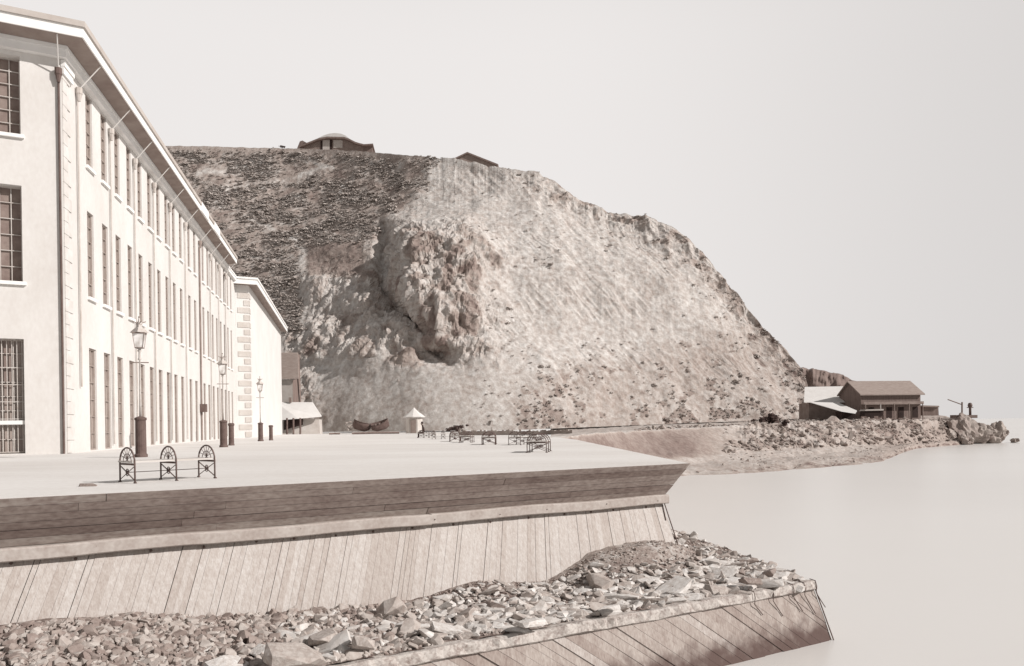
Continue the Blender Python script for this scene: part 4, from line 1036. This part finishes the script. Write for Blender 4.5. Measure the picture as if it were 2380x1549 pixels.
mb = MB(); mb.tube([q + Vector((-.6, 0, 1.5)), q + Vector((.6, 0, 1.5))], .08, 6); mb.build('cross_pin', M['iron'], bl_)

# ================================================================== HOUSES ON THE HILL
Yt = 238.0
hh = thing('hilltop_house', 'wide low house with curved pale roof and dark walls on top of the hill', 'house', P(778, 352, Yt), world=True)
mb = MB()
mb.prism([P(706, 354, Yt), P(845, 360, Yt), P(845, 336, Yt), P(810, 325, Yt), P(778, 320, Yt), P(745, 323, Yt), P(706, 334, Yt)], (-1, 10, 0)); mb.build('wall', M['house_mid'], hh)
mb = MB(); mb.prism([P(845.3, 360, Yt + .1), P(866, 360, Yt + .3), P(866, 336, Yt + .3), P(845.3, 337, Yt + .1)], (-1, 9, 0)); mb.build('side_wing', M['house_dark'], hh)
up = [(698, 338), (716, 331), (740, 321.5), (760, 318), (800, 319), (812, 323), (828, 331), (846, 335.5), (867, 334)]
lo_ = [(867, 337.5), (846, 339), (827, 334.5), (811, 326.5), (799, 322.5), (760, 321.5), (741, 325), (717, 334.5), (699, 341)]
mb = MB(); mb.prism([P(u, v, Yt - 1.2) for u, v in up + lo_], (-1, 12, 0)); mb.build('roof', M['house_dark'], hh)
mb = MB(); mb.prism([P(u, v, Yt - 1.0) for u, v in [(740, 321.3), (752, 315), (765, 311), (779, 309.5), (792, 311), (803, 315.5), (812, 322.8), (800, 318.8), (760, 317.8)]], (-1, 11, 0)); mb.build('ridge_cap', M['roof_white'], hh)
for u0, u1, v0, v1, mm in ((750, 766, 352, 326, 'house_pale'), (745, 749, 354, 325, 'dark'), (767, 772, 355, 325, 'dark'), (775, 796, 344, 326, 'house_pale')):
    mb = MB(); mb.prism([P(u0, v0, Yt - .12), P(u1, v0, Yt - .12), P(u1, v1, Yt - .12), P(u0, v1, Yt - .12)], (0, .1, 0)); mb.build('door' if u0 == 750 else 'wall_panel', M[mm], hh)
mb = MB(); mb.prism([P(690, 346, Yt), P(696, 346, Yt), P(705, 334, Yt), P(712, 340, Yt), P(714, 333, Yt), P(703, 327, Yt), P(697, 329, Yt)], (0, 4, 0)); mb.build('porch_roof', M['house_dark'], hh)
Yt2 = 207.0
h2 = thing('gable_house', 'small gabled house roof just showing over the cliff edge', 'house', P(1090, 385, Yt2), world=True)
mb = MB(); mb.prism([P(1046, 400, Yt2), P(1154, 405, Yt2), P(1154, 383, Yt2), P(1086, 356, Yt2), P(1046, 375, Yt2)], (.5, 8, 0)); mb.build('wall', M['house_mid'], h2)
mb = MB(); mb.prism([P(1041, 375, Yt2 - .5), P(1086, 353.5, Yt2 - .5), P(1158, 382, Yt2 - .5), P(1157, 385.5, Yt2 - .5), P(1086, 357, Yt2 - .5), P(1042, 378, Yt2 - .5)], (.5, 9, 0)); mb.build('roof', M['house_dark'], h2)

# ================================================================== QUAY FURNITURE
# benches
def bench_proto(label):
    t = thing('iron_bench', label, 'bench', group='iron benches on the quay'); L = 1.6; hw = .35; zs = .39
    for x in (-L / 2, 0, L / 2):
        m_ = MB(); r = .017
        arch = [(x, -hw, 0), (x, -hw, zs)] + [(x, -hw * math.cos(math.pi * k / 14), zs + .29 * math.sin(math.pi * k / 14)) for k in range(1, 14)] + [(x, hw, zs), (x, hw, 0)]
        m_.tube(arch, r, 7); m_.tube([(x, -hw, zs - .03), (x, hw, zs - .03)], .022, 6)
        m_.tube([(x, -hw - .05, .01), (x, -hw + .03, .01)], .02, 6); m_.tube([(x, hw - .03, .01), (x, hw + .05, .01)], .02, 6)
        fr_ = m_.build('frame', M['iron'], t, True)
        b = MB(); b.tube([(x, -hw, .05), (x, hw, zs - .06)], .011, 6); b.tube([(x, hw, .05), (x, -hw, zs - .06)], .008, 6); b.build('brace', M['iron'], fr_)
        ro = MB()
        for rr in (.03, .065): ro.tube([(x, rr * math.cos(k * math.pi / 8), .2 + rr * math.sin(k * math.pi / 8)) for k in range(17)], .010, 5, False)
        ro.build('rosette', M['iron'], fr_)
        sc_ = MB()
        for k in range(-3, 4):      # scrollwork in the arch
            a0 = math.pi / 2 + k * .36
            sc_.tube([(x, 0.03 * k, zs + .02), (x, .16 * math.cos(a0), zs + .05 + .12 * math.sin(a0)), (x, .33 * math.cos(a0), zs + .27 * math.sin(a0))], .006, 5)
        sc_.tube([(x, .19 * math.cos(k * math.pi / 12), zs + .02 + .15 * math.sin(k * math.pi / 12)) for k in range(13)], .008, 5, False)
        sc_.build('scrollwork', M['iron'], fr_)
    for k in range(5):
        s = MB(); y = -.28 + k * .14; s.box(-L / 2 - .04, L / 2 + .04, y - .06, y + .06, zs + .002, zs + .034); s.build('seat_slat', M['bench_wood'], t)
    s = MB(); s.tube([(-L / 2, 0, .2), (L / 2, 0, .2)], .008, 6); s.build('tie_rod', M['iron'], t)
    return t
b0_ = bench_proto('nearest iron bench with three arched frames on the open quay'); b0_.location = (-6.945, 15.63, PL); b0_.rotation_euler.z = R(48)
for u, v, ang, sc_, lab in ((1253, 1051, 82, 1.0, 'iron bench seen end on, closest to the quay corner'),
                            (1214, 1034, 60, 1.05, 'iron bench seen obliquely just behind the end-on bench by the corner'),
                            (1137, 1033.5, 89, 1.0, 'iron bench standing alone between the corner benches and the far group'),
                            (1085, 1029, 86, 1.0, 'right bench of the far group, seen end on'),
                            (1058, 1026.5, 96, 1.05, 'middle bench of the far group, in front of the bush'),
                            (1030, 1021, 30, 1.1, 'left bench of the far group, turned broadside'),
                            (991, 1018, 60, 1.15, 'farthest iron bench, where the dark clothed person sits')):
    c = copy_tree(b0_); g = G(u, v, PL); c.location = g; c.rotation_euler.z = R(ang); c['label'] = lab
# person seated on the farthest bench
def person(loc, rz):
    t = thing('person', 'person in dark clothes seated on the farthest bench near the white kiosk', 'person', loc); t.rotation_euler.z = rz
    J = [(0, 0, .50), (0, -.02, .72), (0, .03, .95), (0, .05, 1.05), (0, .07, 1.13), (0, .09, 1.24),
         (.10, .0, .49), (.12, .42, .50), (.12, .45, .10), (.12, .55, .05), (-.10, .0, .49), (-.12, .42, .50), (-.12, .40, .10), (-.12, .50, .05),
         (.19, .02, .98), (.24, .04, .72), (.18, .28, .62), (-.19, .02, .98), (-.24, .04, .72), (-.18, .28, .62), (.16, .36, .60), (-.16, .36, .60)]
    E = [(0, 1), (1, 2), (2, 3), (3, 4), (4, 5), (0, 6), (6, 7), (7, 8), (8, 9), (0, 10), (10, 11), (11, 12), (12, 13), (2, 14), (14, 15), (15, 16), (2, 17), (17, 18), (18, 19), (16, 20), (19, 21)]
    Rr = [.15, .14, .15, .07, .055, .10, .10, .07, .05, .045, .10, .07, .05, .045, .07, .05, .04, .07, .05, .04, .035, .035]
    me = bpy.data.meshes.new('body'); me.from_pydata(J, E, []); o = bpy.data.objects.new('body', me); COL.objects.link(o); o.parent = t
    md = o.modifiers.new('skin', 'SKIN')
    for v, r in zip(me.skin_vertices[0].data, Rr): v.radius = (r, r)
    me.skin_vertices[0].data[0].use_root = True
    sb = o.modifiers.new('sub', 'SUBSURF'); sb.levels = 1; sb.render_levels = 2; me.materials.append(M['coat'])
    hd = MB(); hd.ball((0, .10, 1.26), .105, (.85, 1, 1.2), 12); hd.ball((0, .205, 1.25), .02, n=6); hd.ball((.085, .10, 1.26), .025, n=6); hd.ball((-.085, .10, 1.26), .025, n=6); hd.build('head', M['skin'], t, True)
    ht = MB(); ht.lathe([(.17, 0), (.17, .02), (.105, .03), (.10, .14), (.06, .16)], (0, .09, 1.33), 14); ht.build('hat', M['coat'], t, True)
    return t
g = G(988, 1018, PL); person(Vector((g.x - .15, g.y - .05, PL - .02)), R(95))
# lamp posts
def lamp_proto(label):
    t = thing('lamp_post', label, 'lamp post', group='gas lamp posts on the quay')
    m_ = MB(); m_.lathe([(.24, 0), (.24, .1), (.20, .14), (.19, 1.40), (.22, 1.43), (.22, 1.50), (.08, 1.56)], n=16); m_.build('pedestal', M['pedestal'], t)
    m_ = MB(); m_.lathe([(.05, 1.54), (.038, 2.4), (.032, 3.7), (.07, 3.74), (.045, 3.8), (.04, 4.02), (.08, 4.06), (.05, 4.12), (.12, 4.17)], n=12); m_.build('pole', M['iron_pale'], t, True)
    m_ = MB(); m_.tube([(-.32, 0, 3.62), (.32, 0, 3.62)], .022, 6); m_.build('ladder_bar', M['lamp_iron'], t)
    ln = MB(); b_, tp = .14, .21; z0, z1 = 4.18, 4.74
    for sx_ in (-1, 1):
        for sy_ in (-1, 1): ln.tube([(sx_ * b_, sy_ * b_, z0), (sx_ * tp, sy_ * tp, z1)], .010, 5)
    for q, z in ((b_, z0), (tp, z1)):
        rr = .016 if z == z0 else .03
        c = [(-q, -q, z), (q, -q, z), (q, q, z), (-q, q, z)]
        for i in range(4): ln.tube([c[i], c[(i + 1) % 4]], rr, 5)
    lo2 = ln.build('lantern', M['lamp_iron'], t)
    g_ = MB(); g_.hexa([(-b_ + .01, -b_ + .01, z0), (b_ - .01, -b_ + .01, z0), (b_ - .01, b_ - .01, z0), (-b_ + .01, b_ - .01, z0), (-tp + .01, -tp + .01, z1), (tp - .01, -tp + .01, z1), (tp - .01, tp - .01, z1), (-tp + .01, tp - .01, z1)]); g_.build('glass', M['lamp_glass'], lo2)
    cp = MB(); cp.lathe([(.34, z1 + .02), (.20, z1 + .16), (.10, z1 + .24), (.10, z1 + .32), (.13, z1 + .34), (.05, z1 + .42), (.03, z1 + .55), (.01, z1 + .62)], n=4); cp.build('cap', M['iron_pale'], lo2)
    cp = MB(); cp.ball((0, 0, z1 + .36), .07, n=8); cp.ball((0, 0, z1 + .62), .035, n=8)
    for a in (0, 1, 2, 3): cp.tube([(0, 0, z1 + .34), (.24 * math.cos(a * math.pi / 2 + .5), .24 * math.sin(a * math.pi / 2 + .5), z1 + .46)], .018, 5)
    cp.build('finial', M['lamp_iron'], lo2)
    return t
l0 = lamp_proto('nearest gas lamp post, behind the front bench'); l0.location = G(328, 1063, PL); l0.rotation_euler.z = R(15)
for u, v, lab in ((520, 1040, 'second gas lamp post, halfway along the long warehouse front'), (606, 1026, 'farthest gas lamp post, in front of the smaller warehouse')):
    c = copy_tree(l0); c.location = G(u, v, PL); c['label'] = lab
def bollard(u, v, h, lab):
    t = thing('bollard', lab, 'bollard', G(u, v, PL), group='thick bollards beside the lamp posts')
    m_ = MB(); m_.lathe([(.19, 0), (.18, .08), (.165, .12), (.16, h - .2), (.19, h - .16)], n=16); m_.build('shaft', M['pedestal'], t)
    m_ = MB(); m_.lathe([(.19, h - .158), (.2, h - .08), (.17, h - .02), (.06, h)], n=16); m_.build('head', M['pedestal'], t)
bollard(538, 1036, 1.42, 'dark bollard right of the second lamp post'); bollard(630, 1024, 1.35, 'dark bollard right of the farthest lamp post')
# kiosk
Yk = 112.0
kg = P(963, 1003, Yk); kg.z = PL + .1
kk = thing('kiosk', 'small pale sentry kiosk with white peaked roof at the cliff foot', 'kiosk', kg)
m_ = MB(); m_.lathe([(1.25, 0), (1.2, 2.3)], n=6); m_.build('wall', M['house_pale'], kk)
m_ = MB(); m_.lathe([(1.55, 2.26), (1.6, 2.36), (.75, 3.0), (.2, 3.5), (.05, 3.7)], n=8); m_.build('roof', M['roof_white'], kk)
m_ = MB(); m_.box(-.4, .4, -1.16, -1.12, 0, 1.9); m_.build('door', M['house_mid'], kk)
# beached hulls
def hull(name, u, v, Y, L, rz, pitch, lab, m):
    p = P(u, v, Y); t = thing(name, lab, 'boat', p, group='hulls beached on the quay'); t.rotation_euler = (R(14), pitch, rz)
    prof = []; n = 14; vs = []; fs = []
    for i in range(n + 1):
        s = i / n; wd = .95 * math.sin(math.pi * min(1, .18 + s * .82)) ** .6 * (1 if s < .98 else .5); sheer = .75 + .5 * (s - .45) ** 2 * 1.0; keel = .12 + .55 * max(0, .25 - s) * 2 + .9 * max(0, s - .8)
        if i == n: wd = .06
        for k in range(9):
            a = math.pi * k / 8; vs.append(((s - .5) * L, -wd * math.cos(a), 1.9 * (sheer - (sheer - keel) * math.sin(a) ** .7)))
    for i in range(n):
        for k in range(8): fs.append((i * 9 + k, i * 9 + k + 1, (i + 1) * 9 + k + 1, (i + 1) * 9 + k))
    fs.append(tuple(range(9)))
    m_ = MB(); m_.add(vs, fs); h_ = m_.build('hull', M[m], t, True); sl = h_.modifiers.new('solid', 'SOLIDIFY'); sl.thickness = .06
    for sd in (0, 8):
        m_ = MB(); m_.tube([Vector(vs[i * 9 + sd]) + Vector((0, 0, .03)) for i in range(n + 1)], .05, 6); m_.build('gunwale', M['hull'], t)
    for s in (.35, .55, .72):
        i = int(s * n); m_ = MB(); a, b = vs[i * 9], vs[i * 9 + 8]; m_.box(a[0] - .12, a[0] + .12, a[1] + .05, b[1] - .05, a[2] - .22, a[2] - .17); m_.build('thwart', M['house_mid'], t)
    return t
g = G(838, 1009, PL)
hull('rowing_boat', 834, 1006, 124, 2.9, R(168), R(-17), 'dark rowing boat with raised bow pointing left, hauled out on the quay', 'hull').location.z = PL + .35
hull('rowing_boat', 888, 1006, 124, 2.9, R(14), R(-17), 'dark rowing boat with raised bow pointing right, beside the other hull', 'hull').location.z = PL + .35
lg = MB(); p0_, p1_ = G(818, 1009.6, PL), G(925, 1010.5, PL)
p0_.y = p1_.y = 118; p0_ = P(818, 1009, 118); p1_ = P(928, 1010, 119); p0_.z = p1_.z = PL + .16
lg.tube([p0_, p0_.lerp(p1_, .5) + Vector((0, .1, .03)), p1_], .17, 8); tag(lg.build('timber_baulk', M['house_dark']), 'long dark timber baulk lying in front of the beached boats', 'timber')
lg = MB(); p0_, p1_ = P(765, 1010, 120), P(790, 1010, 120); p0_.z = p1_.z = PL + .14
lg.tube([p0_, p0_.lerp(p1_, .5) + Vector((0, .1, .03)), p1_], .15, 8); tag(lg.build('timber_baulk', M['house_mid']), 'short grey timber baulk lying left of the beached boats', 'timber')
# low kerb wall behind the benches
lw = thing('low_wall', 'low dark rubble wall along the back of the quay behind the benches', 'wall', P(1150, 1008, 76), world=True)
mb = MB(); a_, b_ = G(1066, 1014.5, PL), G(1330, 1010, PL); a_ = Vector((P(1066, 1014, 84).x, 84, PL)); b_ = Vector((P(1330, 1010, 78).x, 78, PL))
n = 60
for i in range(n):
    p, q = a_.lerp(b_, i / n), a_.lerp(b_, (i + .97) / n); h_ = random.uniform(.35, .6)
    mb.prism([p, q, q + Vector((0, 0, h_)), p + Vector((0, 0, h_ * random.uniform(.8, 1.1)))], (.05, .45, 0))
mb.build('stones', M['boulder'], lw)
# litter heap on the quay near the edge
dbs = bpy.data.objects.new('debris_heap', rock_mesh('debris_heap', 77, .35, 1.8, 16)); dbs.data.materials.append(M['stone_c']); COL.objects.link(dbs)
dbs.location = G(203, 1131, PL); dbs.scale = (.13, .09, .22); tag(dbs, 'small dark heap of debris on the quay left of the nearest bench', 'debris')
for k, me in enumerate(blobs): 
    if me.users == 0: bpy.data.meshes.remove(me)
